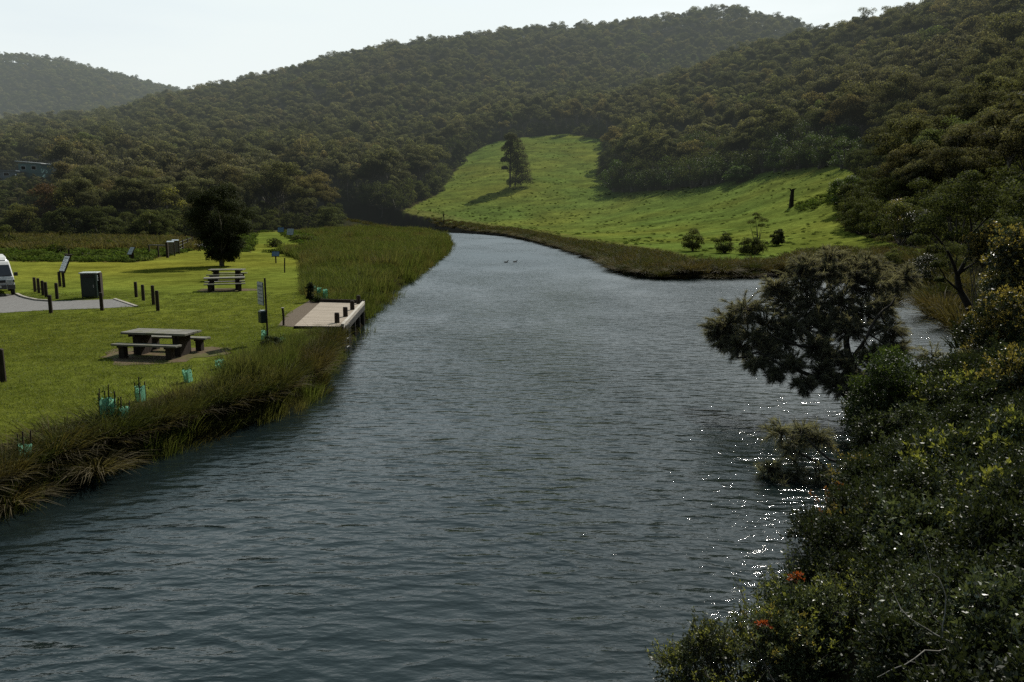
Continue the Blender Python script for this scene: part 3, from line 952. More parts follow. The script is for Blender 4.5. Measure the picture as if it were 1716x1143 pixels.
# near-left bank
X, Y = cells(-16, -3, 9, 47, .27, rng)
sd = river_sd(X, Y); Z = ground(X, Y); a, b, _ = proj(X, Y, Z)
left = X < np.interp(Y, RIV[2:20, 1], RIV[2:20, 0]) + 1.5
at_, bt_, _ = proj(X, Y, Z + np.where(Y < 27, .3, .2))
k = left & (sd > -.5) & ~inside(at_, bt_, LAWN) & ~inside(a, b, LAWN) & (sd < 3.2) & clear_built(X, Y) & (Y < 40)
X, Y = X[k], Y[k]
rust = vnoise(X, Y, 3.2, 5) > .7
sm = np.where((Y > 26.5) & (Y < 32.5), .6, 1.) * (.75 + .4 * vnoise(X, Y, 1.7, 6)) * np.where(Y < 17.5, .68, 1.)
scat('bank_reeds', X[~rust], Y[~rust], .65, 1.0, reedt, 'green and brown reeds growing along the left bank below the lawn', 'reeds', smul=sm[~rust])
scat('bank_rushes', X[rust], Y[rust], .6, 1.05, rusht, 'brown rushes mixed into the left bank below the lawn', 'rushes', smul=sm[rust])
# reed bed beyond the jetty
X, Y = cells(-60, 0, 34, 232, .55, rng)
sd = river_sd(X, Y); a, b, _ = proj(X, Y, ground(X, Y))
RB = [(512, 505), (508, 437), (470, 423), (520, 418), (540, 400), (500, 391), (560, 385), (760, 385), (760, 440), (560, 620), (560, 508)]
leftr = inside(a, b, RB)
k = leftr & (sd > -.7) & clear_built(X, Y) & (rng.uniform(size=len(X)) < np.clip(90 / Y, .35, 1))
X, Y = X[k], Y[k]
scat('reed_bed', X, Y, .8, 1.35, reedfar, 'dense bed of green and brown reeds on the bank beyond the jetty', 'reeds', smul=np.where(Y > 90, 1.05, 1.) * (.45 + .75 * vnoise(X, Y, 6, 4)) * np.where(vnoise(X, Y, 2.3, 9) > .8, 1.25, .95))
# rough meadow behind the lawn and low plants near the far lawn
X, Y = cells(-140, -20, 62, 172, .95, rng)
a, b, _ = proj(X, Y, ground(X, Y))
k = inside(a, b, OPEN) & ~inside(a, b, LAWN) & ~inside(a, b, FARLAWN) & ~inside(a, b, RB) & (a < 560) & (a > -60)
X, Y = X[k], Y[k]; a, b = a[k], b[k]
low = (b + 9 * (vnoise(X, Y, 5, 21) - .5) > 421) | (a > 330)
scat('rough_grass', X[~low], Y[~low], .8, 1.7, meadt, 'tall brown rough grass in front of the left wood', 'rough grass')
scat('low_weeds', X[low], Y[low], .7, 1.5, weedt, 'low green weeds at the far edge of the picnic lawn', 'weeds')
# field weeds
X, Y = jgrid(62, 430, 1.9, rng)
a, b, _ = proj(X, Y, ground(X, Y)); R_ = np.hypot(X, Y); sd = river_sd(X, Y)
k = inside(a, b, OPEN) & (sd > 2) & ~inside(a, b, RB) & ((a > 640) | (Y > 232)) & (a < 1560) & (b < 470)
k &= (vnoise(X, Y, 13, 12) + rng.uniform(-.25, .25, len(X)) > .42)
dens = rng.uniform(size=len(X)) < np.clip(.1 + 14 / (sd + 25), .05, .6)
k &= dens
scat('field_weeds', X[k], Y[k], .3, .9, weedt, 'scattered tufts and weeds across the sloping green field', 'weeds')
# rough strip on the far bank and the marsh at the right
X, Y = jgrid(30, 240, .8, rng)
a, b, _ = proj(X, Y, ground(X, Y)); sd = river_sd(X, Y)
MARSH = [(1290, 470), (1290, 440), (1330, 425), (1400, 418), (1520, 418), (1600, 425), (1650, 480), (1700, 520), (1700, 620), (1560, 560), (1500, 480)]
strip = (sd > -.3) & (sd < 2.2 + 5 * vnoise(X, Y, 17, 3)) & ((a > 640) | (b < 387)) & (b < 475) & (a < 1600) & (Y > 50) & ~inside(a, b, RB)
mar = inside(a, b, MARSH) & (sd > -.4)
k = (strip | mar) & (rng.uniform(size=len(X)) < np.clip(110 / Y, .35, 1))
scat('bank_grass', X[k], Y[k], .55, 1.1, [qmesh('bank_grass_tuft', [tuft(630 + i, 55, .85, .45, .5, .02, None, .4)], [M['tussock']]) for i in range(3)], 'long brown grass along the far bank between river and field', 'bank grass')
# lawn blades close to the camera
X, Y = cells(-34, -4, 13.5, 46, .2, rng)
a, b, _ = proj(X, Y, ground(X, Y))
k = inside(a, b, LAWN) & (a > -30) & (rng.uniform(size=len(X)) < np.clip(20 / Y, .3, 1)) & clear_built(X, Y)
PARK = [gp(a_, b_, 1.0) for a_, b_ in ((-420, 488), (-60, 489), (30, 494), (45, 500), (62, 503.5), (84, 505), (120, 504), (195, 501.5), (229, 514), (170, 517), (110, 519), (60, 521), (0, 525), (-420, 540))]
PADS = []
for cx, cy, rx, ry in ((-11.4, 25.7, 2.1, 1.75), (-17.0, 47.4, 1.9, 1.3)):
    PADS.append((cx, cy, rx, ry)); k &= ((X - cx) / rx) ** 2 + ((Y - cy) / ry) ** 2 > .85
k &= ~inside(X, Y, PARK)
scat('lawn_grass', X[k], Y[k], .6, 1.2, lawnt, 'short green grass of the picnic lawn', 'grass', zoff=-.005)

# tussocks one can tell apart: near-left bank
def along(P, step, y0, y1):
    P = np.array(P); seg = np.hypot(*np.diff(P, axis=0).T); s = np.concatenate([[0], np.cumsum(seg)])
    q = np.arange(0, s[-1], step)
    x = np.interp(q, s, P[:, 0]); y = np.interp(q, s, P[:, 1])
    k = (y > y0) & (y < y1)
    return x[k], y[k]


x, y = along(RIV[1:13], .62, 12, 33.5)
for i in range(len(x)):
    if abs(y[i] - 32) < 4 and x[i] > -8.4 and inside(np.array([x[i]]), np.array([y[i]]), DKB)[0]: continue
    o = mobj('tussock', tus[i % 5], None, (x[i] + rng.uniform(-.35, -.0), y[i] + rng.uniform(-.2, .2), gz(x[i] - .1, y[i]) + .12), rng.uniform(0, 6), (rng.uniform(.75, 1.15),) * 2 + (rng.uniform(.7, 1.05),))
    tag(o, 'dark green tussock with brown drooping skirt on the left bank', 'tussock', 'tussocks along the left bank')
sx, sy = gp(168, 778, .35)
tag(mobj('tussock', strawtus, None, (sx - .1, sy, .15), 1., .8), 'pale straw coloured tussock drooping to the water on the near left bank', 'tussock')
sx, sy = gp(22, 835, .2)
tag(mobj('tussock', strawtus, None, (sx - .1, sy, .05), 3., .75), 'straw tussock hanging over the water at the near end of the left bank', 'tussock')
# rounded tussocks on the far bank
far = RIV[24:37]
x, y = along(far, 1.5, 50, 232)
for i in range(len(x)):
    s = rng.uniform(.85, 1.5)
    ox = rng.uniform(-.2, .5)
    o = mobj('tussock', tus[i % 5] if rng.uniform() < .7 else strawtus, None, (x[i] + rng.uniform(-.4, .4), y[i] + ox, gz(x[i], y[i] + ox) + .05), rng.uniform(0, 6), (s * 1.25, s * 1.25, s * .85))
    tag(o, 'rounded brown tussock at the water edge of the far bank', 'tussock', 'tussocks along the far bank')
for (px, py, s, rz) in ((1490, 500, 1.5, 0), (1582, 522, 2.2, 1), (1560, 500, 1.6, 2), (1612, 540, 1.9, 3), (1538, 470, 1.6, 4)):
    hx, hy = gp(px, py, .3)
    o = mobj('tussock', tus[int(rz) % 5], None, (hx, hy, max(gz(hx, hy), -.1)), rz, s)
    tag(o, 'large red-brown tussock in the marsh behind the leaning slender tree', 'tussock', 'large tussocks in the marsh')

# ------------------------------------------------------------------ sheets on the lawn
def sheet(name, poly, z, m, label, cat, kind='structure'):
    mb = MB(); n = len(poly)
    mb.add([(p[0], p[1], z) for p in poly], [tuple(range(n))])
    o = mb.build(name, m)
    return tag(o, label, cat, kind=kind)


sheet('car_park', PARK, 1.012, M['asphalt'], 'grey asphalt end of the car park on the lawn', 'car park')
K = [gp(a, b, 1.0) for a, b in ((28, 493.5), (36, 497.5), (45, 500.3), (62, 503.8), (84, 505.3))]
mb = MB()
for (x1, y1), (x2, y2) in zip(K[:-1], K[1:]):
    d = Vector((x2 - x1, y2 - y1, 0)); ln_ = d.length
    mb.box(((x1 + x2) / 2, (y1 + y2) / 2, 1.03), (ln_ + .02, .15, .11), Matrix.Rotation(math.atan2(d.y, d.x), 3, 'Z'))
K2 = [gp(a, b, 1.0) for a, b in ((192, 501.5), (229, 514))]
(x1, y1), (x2, y2) = K2
d = Vector((x2 - x1, y2 - y1, 0))
mb.box(((x1 + x2) / 2, (y1 + y2) / 2, 1.02), (d.length, .16, .06), Matrix.Rotation(math.atan2(d.y, d.x), 3, 'Z'))
tag(mb.build('kerb', M['kerb']), 'pale concrete kerb around the end of the car park', 'kerb', kind='structure')
sheet('gravel_path', PATHP, 1.016, M['gravel'], 'brown gravel ramp leading onto the jetty', 'path')
for i, (cx, cy, rx, ry) in enumerate(PADS):
    P = []
    for k_ in range(36):
        a_ = k_ * 2 * PI / 36; q = 1 + .16 * math.sin(a_ * 3 + i) + .08 * math.sin(a_ * 7 + 2) + .05 * math.sin(a_ * 13)
        P.append((cx + math.cos(a_) * rx * q * .93, cy + math.sin(a_) * ry * q * .93))
    sheet('dirt_patch', P, 1.01, M['dirt'], ['worn bare dirt under the nearest picnic table', 'worn bare dirt under the second picnic table'][i], 'bare ground')

# ------------------------------------------------------------------ picnic tables
def picnic_table(loc, rz, label, Lt=2.3, Wt=.95):
    e = empty('picnic_table', loc, rz, label, 'picnic table', 'timber picnic tables on the lawn')
    mb = MB(); nb = 4
    for i in range(nb):
        w_ = Wt / nb
        mb.box((0, -Wt / 2 + w_ * (i + .5), .735), (Lt, w_ - .012, .07))
    mb.build('tabletop', M['tabletop'], e, bevel=.008)
    for s in (-1, 1):
        mb = MB(); mb.box((s * Lt * .31, 0, .35), (.26, .62, .70)); mb.build('leg', M['darktimber'], e, bevel=.01)
        mb = MB(); mb.box((s * Lt * .31, 0, .66), (.10, Wt * .92, .075)); mb.box((s * Lt * .31 + .16 * s, 0, .655), (.07, Wt * .9, .08)); mb.build('cross_beam', M['darktimber'], e)
    for s in (-1, 1):
        mb = MB()
        for q in (-1, 1): mb.box((0, s * .82 + q * .085, .435), (Lt, .155, .06))
        be = mb.build('bench_seat', M['tabletop'], e, bevel=.008)
        for q in (-1, 1):
            mb = MB(); mb.box((q * Lt * .36, s * .82, .2), (.20, .2, .405)); mb.box((q * Lt * .36, s * .82, .375), (.24, .3, .06)); mb.build('bench_leg', M['darktimber'], e, bevel=.01)
    return e


picnic_table((-11.42, 25.75, 1.0), math.radians(-11), 'nearest timber picnic table with benches on a bare dirt patch')
picnic_table((-17.05, 47.4, 1.0), math.radians(19), 'middle timber picnic table with benches just in front of the farthest one')
picnic_table((-19.3, 54.2, 1.0), math.radians(7), 'farthest timber picnic table with benches close to the big dark tree')

# ------------------------------------------------------------------ bollards
def bollard(px, py, h, label, r=.085, lean=0.):
    x, y = gp(px, py, 1.0)
    mb = MB()
    mb.tube([(0, 0, -.1), (0, 0, h * .5), (lean, 0, h - .03), (lean, 0, h)], [r, r * .98, r * .96, r * .8], 12)
    o = mb.build('bollard', M['darktimber'], loc=(x, y, 1.0), rz=rng.uniform(0, 3), smooth=False)
    return tag(o, label, 'bollard', 'dark timber bollards around the car park')


for px, py, h, lab in (
    (59, 489, .84, 'leftmost bollard of the row beyond the kerb by the white van'),
    (65.5, 491.5, .86, 'second bollard from the left in the row beyond the kerb'),
    (72.5, 495.5, .84, 'third bollard from the left in the row beyond the kerb'),
    (78, 498.5, .84, 'fourth bollard from the left in the row beyond the kerb'),
    (96, 501, .86, 'bollard beyond the kerb under the leaning information sign'),
    (85.5, 525, .84, 'single bollard on the near edge of the asphalt between van and bin'),
    (171, 520.5, .86, 'bollard on the near edge of the asphalt in front of the green bin'),
    (228.5, 498, .84, 'leftmost and farthest bollard of the four right of the bin'),
    (240.5, 504, .84, 'second bollard from the left of the four right of the bin'),
    (257.5, 511, .98, 'tall third bollard of the four right of the bin'),
    (264.8, 521, .96, 'nearest bollard of the four right of the bin'),
    (5.5, 640, .92, 'bollard nearest to the river left of the nearest picnic table')):
    bollard(px, py, h, lab)

# ------------------------------------------------------------------ bin enclosure
x, y = gp(154, 499, 1.0)
e = empty('litter_bin', (x, y, 1.0), math.radians(14), 'dark green steel bin enclosure with pale lid beside the asphalt', 'litter bin')
mb = MB(); mb.box((0, 0, .70), (.78, .86, 1.24)); mb.build('cabinet', M['binbody'], e, bevel=.02)
mb = MB(); mb.box((0, 0, 1.365), (.90, .96, .05)); mb.box((0, 0, 1.335), (.84, .9, .03)); mb.build('lid', M['bintop'], e, bevel=.015)
mb = MB(); mb.box((0, -.445, .62), (.62, .03, .98)); dr = mb.build('door', M['binbody'], e, bevel=.01)
mb = MB(); mb.box((.24, -.475, .66), (.03, .03, .16)); mb.build('handle', M['metal'], dr)
mb = MB(); mb.box((0, -.445, 1.20), (.5, .034, .14)); mb.build('opening', M['black'], e)
mb = MB(); mb.box((.405, .0, 1.08), (.02, .5, .3)); mb.build('notice', M['signpanel'], e)
for sx_ in (-1, 1):
    for sy_ in (-1, 1):
        mb = MB(); mb.box((sx_ * .35, sy_ * .38, .04), (.07, .07, .1)); mb.build('foot', M['black'], e)
mb = MB(); mb.box((.46, .15, .68), (.10, .5, 1.3)); mb.build('side_post', M['darktimber'], e)

# ------------------------------------------------------------------ signs
def panel_with_print(e, c, dims, rot, mname, printed=True, normal=-1):
    mb = MB(); mb.box(c, dims, rot); pn = mb.build('panel', M[mname], e, bevel=.006)
    return pn


# leaning interpretive sign
x, y = gp(104, 481, 1.0)
e = empty('information_sign', (x, y, 1.0), math.radians(-42), 'tall leaning information sign on two dark timber posts beyond the bollards', 'sign')
rt = Matrix.Rotation(math.radians(-24), 3, 'X')
for s in (-1, 1):
    mb = MB(); mb.box((s * .33, 0, .45), (.14, .14, .96)); mb.build('post', M['darktimber'], e, bevel=.01)
mb = MB(); mb.box((0, .3, 1.42), (.94, .06, 1.16), rt); mb.build('frame', M['darktimber'], e)
mb = MB(); mb.box((0, .262, 1.435), (.80, .02, .98), rt); pn = mb.build('panel', M['signpanel'], e)
mb = MB()
for i in range(6):
    c_ = rt @ Vector((0, 0, .36 - i * .13)) + Vector((0, .25, 1.44))
    mb.box((c_.x - (.1 if i % 2 else 0), c_.y, c_.z), (.6 - .2 * (i % 2), .006, .035 if i else .07), rt)
mb.build('print', M['ink'], pn)
mb = MB(); mb.box((0, .54, 1.98), (1.0, .22, .05)); mb.build('hood', M['darktimber'], e)
mb = MB(); mb.box((0, .56, 2.15), (.09, .09, .34)); mb.build('top_post', M['darktimber'], e)

# lectern sign near the rail
def lectern(px, py, rz, label, h=1.0, w_=1.0, name='information_sign', mname='signpanel', posts=3, ph=.6, tilt=52):
    x, y = gp(px, py, 1.0)
    e = empty(name, (x, y, 1.0), rz, label, 'sign')
    for i in range(posts):
        s = (i - (posts - 1) / 2) / max(posts - 1, 1)
        mb = MB(); mb.box((s * w_ * .8, 0, h / 2), (.11, .11, h)); mb.build('post', M['darktimber'], e, bevel=.008)
    rt = Matrix.Rotation(math.radians(tilt), 3, 'X')
    mb = MB(); mb.box((0, 0, h + .02), (w_ + .08, ph + .06, .05), rt); mb.build('frame', M['darktimber'], e)
    nrm_ = rt @ Vector((0, 0, 1))
    mb = MB(); mb.box(Vector((0, 0, h + .02)) + nrm_ * .032, (w_, ph, .015), rt); pn = mb.build('panel', M[mname], e)
    mb = MB()
    for i in range(4):
        c_ = Vector((0, 0, h + .02)) + nrm_ * .042 + (rt @ Vector((0, (.3 - i * .2) * ph, 0)))
        mb.box(c_, (w_ * (.75 - .15 * (i % 2)), .045 * ph, .004), rt)
    mb.build('print', M['ink'], pn)
    return e


lectern(221, 438, math.radians(-30), 'pale slanted information sign on three dark posts at the left end of the long rail', .95, .62, ph=.75, tilt=58)
for (bpx, bpy_, lab) in ((287, 429.5, 'nearer grey upright board with pale cap beside the end post of the long rail'), (295, 426, 'farther grey upright board with pale cap behind the end post of the long rail')):
    x, y = gp(bpx, bpy_, 1.0)
    e = empty('information_board', (x, y, 1.0), math.radians(12), lab, 'board')
    mb = MB(); mb.box((0, 0, .85), (.62, .06, 1.25)); mb.build('board', M['timber'], e)
    mb = MB(); mb.box((0, 0, 1.52), (.7, .3, .06), Matrix.Rotation(math.radians(20), 3, 'X')); mb.build('cap', M['signpanel'], e)
    for s in (-1, 1):
        mb = MB(); mb.box((s * .36, 0, .75), (.09, .1, 1.5)); mb.build('post', M['darktimber'], e)
lectern(462.5, 441, math.radians(10), 'small blue sign on a dark post in the grass beyond the second picnic table', .8, .6, mname='bluesign', posts=1, ph=.5)
lectern(487, 402, math.radians(-6), 'right-hand pale sign of the two standing on the far strip of lawn', 1.3, 1.1, posts=1, ph=1.1, tilt=66)
lectern(471, 396, math.radians(8), 'left-hand blue-grey sign of the two on the far strip of lawn', 1.2, 1.1, mname='bluesign', posts=1, ph=.9, tilt=66)

# rail and wire fence
xa, ya = gp(232, 431, 1.0); xb, yb = gp(281, 432, 1.0)
e = empty('timber_rail', (0, 0, 0), 0, 'long horizontal timber rail between the slanted sign and a stout post', 'rail')
mb = MB(); A_ = Vector((xa, ya + 2.5, 2.12)); B_ = Vector((xb, yb, 2.25)); d = B_ - A_
mb.tube([A_, A_ + d * .33 + Vector((0, 0, .02)), A_ + d * .66, B_], [.06, .065, .065, .06], 8); mb.build('rail', M['timber'], e)
for f_ in (0., .5):
    q = A_ + d * f_; mb = MB(); mb.box((q.x, q.y + .08, 1.5), (.12, .12, 1.2)); mb.build('post', M['darktimber'], e)
mb = MB(); mb.box((xb, yb, 1.75), (.22, .22, 1.6)); mb.build('end_post', M['darktimber'], e)
e = empty('wire_fence', (0, 0, 0), 0, 'thin wire fence on dark posts running back toward the wood', 'fence')
fp = [gp(a, b, 1.0) for a, b in ((300, 425), (307, 421), (315, 417), (323, 414))]
for (fx, fy) in fp:
    mb = MB(); mb.box((fx, fy, 1.65), (.13, .13, 1.4)); mb.build('post', M['darktimber'], e)
mb = MB()
for hgt_ in (.45, .85, 1.2):
    mb.tube([(fx, fy - .08, 1 + hgt_) for fx, fy in fp], .012, 5)
mb.build('wire', M['metal'], e)

# pole sign by the water
x, y = gp(449, 576, 1.0)
e = empty('pole_sign', (x, y, 1.0), math.radians(-56), 'tall steel pole with narrow sign panel and box at the lawn edge near the jetty', 'sign')
mb = MB(); mb.tube([(0, 0, -.1), (0, 0, 2.32)], .033, 10); mb.build('pole', M['darktimber'], e)
mb = MB(); mb.box((-.27, -.10, 1.76), (.62, .025, .78)); pn = mb.build('panel', M['signpanel'], e, bevel=.004)
mb = MB(); mb.box((-.27, -.082, 1.76), (.66, .012, .82)); mb.build('backing', M['black'], e)
mb = MB()
for i in range(5): mb.box((-.27, -.116, 2.02 - i * .13), (.5 - .12 * (i % 2), .005, .03 if i else .07))
mb.build('print', M['ink'], pn)
mb = MB(); mb.box((-.12, -.12, .95), (.34, .2, .42)); bx_ = mb.build('bag_box', M['binbody'], e, bevel=.03)
mb = MB(); mb.box((-.06, -.12, 1.17), (.18, .15, .05)); mb.build('box_lid', M['signpanel'], bx_)

# markers
for px, py, h, r_, lab in ((475, 546, .72, .045, 'slim dark marker post with pale cap beside the gravel ramp'), (477, 457, 1.12, .05, 'thin leaning stake on the lawn right of the far picnic tables'), (435, 394, 1.5, .06, 'thin post on the far strip of lawn beside the big dark tree')):
    x, y = gp(px, py, 1.0)
    e = empty('marker_post', (x, y, 1.0), 0, lab, 'post')
    mb = MB(); mb.tube([(0, 0, -.1), (.02, 0, h * .5), (.05 if h > 1 else 0, 0, h)], r_, 8); mb.build('post', M['darktimber'], e)
    if h < 1:
        mb = MB(); mb.tube([(0, 0, h), (0, 0, h + .03)], r_ * 1.5, 8); mb.build('cap', M['kerb'], e)

# ------------------------------------------------------------------ jetty
C0, C1, C2, C3 = [Vector((p[0], p[1], 0)) for p in DECK]
e = empty('jetty', (0, 0, 0), 0, 'low timber jetty with pale deck boards and dark piles on the left bank', 'jetty')
NB = 46
mb = MB(); zt = 1.1
for i in range(NB):
    t0, t1 = i / NB + .0012, (i + 1) / NB - .0012
    a0 = C0.lerp(C3, t0); a1 = C0.lerp(C3, t1); b0 = C1.lerp(C2, t0); b1 = C1.lerp(C2, t1)
    b0 = a0.lerp(b0, .955); b1 = a1.lerp(b1, .955)
    dz = rng.uniform(-.003, .003)
    vs = [(*a0.xy, zt - .04), (*b0.xy, zt - .04), (*b1.xy, zt - .04), (*a1.xy, zt - .04), (*a0.xy, zt + dz), (*b0.xy, zt + dz), (*b1.xy, zt + dz), (*a1.xy, zt + dz)]
    mb.add(vs, [(0, 3, 2, 1), (4, 5, 6, 7), (0, 1, 5, 4), (1, 2, 6, 5), (2, 3, 7, 6), (3, 0, 4, 7)])
mb.build('deck', M['deck'], e)
def beam(name, A, B, z, wd, ht, m, par):
    d = B - A; mb = MB()
    mb.box(((A.x + B.x) / 2, (A.y + B.y) / 2, z), (d.length, wd, ht), Matrix.Rotation(math.atan2(d.y, d.x), 3, 'Z'))
    return mb.build(name, M[m], par, bevel=.006)
inn = lambda A, B, t: A.lerp(B, t)
beam('edge_board', inn(C1, C0, .025), inn(C2, C3, .025), zt + .02, .12, .16, 'deckedge', e)
beam('fascia', inn(C1, C0, .01), inn(C2, C3, .01), zt - .2, .06, .26, 'wet', e)
beam('end_beam', C0 + Vector((0, -.05, 0)), C1 + Vector((0, -.05, 0)), zt - .1, .08, .2, 'darktimber', e)
beam('end_beam', C3 + Vector((0, .05, 0)), C2 + Vector((0, .05, 0)), zt + .03, .08, .24, 'darktimber', e)
beam('joist', inn(C1, C0, .35), inn(C2, C3, .35), zt - .15, .1, .2, 'wet', e)
beam('joist', inn(C1, C0, .7), inn(C2, C3, .7), zt - .15, .1, .2, 'wet', e)
for t in (.03, .27, .5, .73, .97):
    for s in (.05, .6):
        p_ = inn(inn(C1, C2, t), inn(C0, C3, t), s)
        mb = MB(); mb.tube([(p_.x, p_.y, -1.4), (p_.x, p_.y, zt - .06)], .11, 10); mb.build('pile', M['wet'], e)
for px, py in ((565, 541), (579, 530.5), (590.5, 519), (600.8, 509)):
    qx, qy = gp(px, py, zt)
    mb = MB(); mb.tube([(qx, qy, zt - .3), (qx, qy, zt + .38), (qx, qy, zt + .42)], [.105, .105, .085], 12); mb.build('mooring_post', M['darktimber'], e)
# ladder of two thin rails at the near end
p0 = inn(C1, C0, -.04)
mb = MB()
for s in (0, .42):
    mb.tube([(p0.x + s * .1, p0.y + s, -1.2), (p0.x + s * .1, p0.y + s, zt + .05)], .03, 8)
for i in range(5):
    mb.tube([(p0.x, p0.y, -.8 + i * .35), (p0.x + .042, p0.y + .42, -.8 + i * .35)], .02, 6)
mb.build('ladder', M['metal'], e)

# ------------------------------------------------------------------ white van
def make_van():
    x, y = gp(-3, 497, 1.0)
    e = empty('van', (x, y + .0, 1.012), math.radians(35), 'white camper van with raised roof, dark windscreen and grey bumper on the car park', 'van')
    # local: front at y=0 facing -y, length along +y
    w_ = .84
    def hw(z): return w_ if z < 1.0 else w_ - (z - 1.0) * .16
    prof = [(.02, .42), (0.0, .62), (.04, .88), (.10, 1.02), (.72, 1.70), (.86, 1.84), (1.1, 1.90), (4.3, 1.90), (4.5, 1.80), (4.55, 1.0), (4.52, .45), (3.9, .38), (.9, .38)]
    mb = MB(); n = len(prof)
    vs = [(-hw(z), s, z) for s, z in prof] + [(hw(z), s, z) for s, z in prof]
    fs = [tuple(range(n)), tuple(range(n, 2 * n))[::-1]] + [(i, i + n, (i + 1) % n + n, (i + 1) % n) for i in range(n)]
    mb.add(vs, fs)
    mb.build('body', M['white'], e, bevel=.045)
    # pop top
    mb = MB(); mb.prism([(.95, 1.9), (1.25, 2.1), (3.9, 2.14), (4.2, 1.9)], 0, -.6, .6); mb.build('raised_roof', M['white'], e, bevel=.05)
    # windscreen
    d = Vector((0, .62, .68)).normalized(); nn = Vector((0, -d.z, d.y))
    def wp(u, t): # t along slope
        q = Vector((0, .10, 1.02)).lerp(Vector((0, .72, 1.70)), t) + nn * .014
        return (u * (hw(q.z) - .07), q.y, q.z)
    mb = MB(); mb.add([wp(-1, .07), wp(1, .07), wp(1, .95), wp(-1, .95)], [(0, 1, 2, 3)]); ws = mb.build('windscreen', M['glass'], e)
    for u in (-.35, .35):
        a_ = Vector(wp(u, .08)); b_ = Vector(wp(u + .5, .16))
        mb = MB(); mb.tube([a_ + nn * .015, b_ + nn * .015], .009, 5); mb.build('wiper', M['black'], ws)
    for s in (-1, 1):
        mb = MB(); g0 = lambda yy, zz: (s * (hw(zz) + .006), yy, zz)
        mb.add([g0(.42, 1.08), g0(1.35, 1.08), g0(1.35, 1.66), g0(.88, 1.66)], [(0, 1, 2, 3)]); mb.build('side_window', M['glass'], e)
        mb = MB(); mb.add([g0(1.5, 1.1), g0(2.8, 1.1), g0(2.8, 1.66), g0(1.5, 1.66)], [(0, 1, 2, 3)]); mb.build('side_window', M['glass'], e)
        mb = MB(); mb.box((s * .95, .40, 1.16), (.19, .1, .2)); mb.tube([(s * .82, .42, 1.1), (s * .93, .4, 1.12)], .02, 6); mb.build('mirror', M['black'], e, bevel=.02)
        mb = MB(); mb.box((s * .60, .01, .80), (.36, .05, .17)); mb.build('headlight', M['lamp'], e, bevel=.015)
        mb = MB(); mb.box((s * .79, .03, .80), (.09, .08, .16)); mb.build('indicator', M['orange'], e, bevel=.01)
        for yy in (.62, 3.55):
            wh = empty('wheel', (s * .74, yy, .33)); wh.parent = e
            mb = MB(); mb.tube([(-.1, 0, 0), (-.07, 0, 0), (.07, 0, 0), (.1, 0, 0)], [.27, .33, .33, .27], 24); mb.build('tyre', M['rubber'], wh)
            mb = MB(); mb.tube([(s * .06, 0, 0), (s * .108, 0, 0)], [.2, .17], 16); mb.build('rim', M['metal'], wh)
    mb = MB(); mb.box((0, -.005, .80), (.8, .04, .15)); gr = mb.build('grille', M['black'], e)
    mb = MB()
    for i in range(3): mb.box((0, -.03, .755 + i * .045), (.78, .012, .012))
    mb.build('slats', M['trimgrey'], gr)
    mb = MB()
    ring = [(.06 * math.cos(q * 2 * PI / 20), -.045, .805 + .05 * math.sin(q * 2 * PI / 20)) for q in range(21)]
    mb.tube(ring, .008, 6, cap=False)
    mb.tube([(.028 * math.cos(q * 2 * PI / 16), -.045, .81 + .045 * math.sin(q * 2 * PI / 16)) for q in range(17)], .006, 6, cap=False)
    mb.tube([(.055 * math.cos(q * 2 * PI / 16), -.045, .825 + .016 * math.sin(q * 2 * PI / 16)) for q in range(17)], .006, 6, cap=False)
    mb.build('emblem', M['chrome'], gr)
    mb = MB(); mb.box((0, -.04, .50), (1.70, .16, .26)); bu = mb.build('bumper', M['trimgrey'], e, bevel=.04)
    mb = MB(); mb.box((0, -.125, .52), (.38, .012, .12)); mb.build('number_plate', M['plate'], bu)
    mb = MB()
    mb.tube([(-.8, -.15, .70), (.8, -.15, .70)], .02, 8); mb.tube([(-.78, -.16, .62), (.78, -.16, .62)], .015, 8)
    for u in (-.45, .45): mb.tube([(u, -.15, .36), (u, -.16, .78), (u, -.12, .93)], .018, 8)
    mb.build('bull_bar', M['metal'], e)
    return e
make_van()

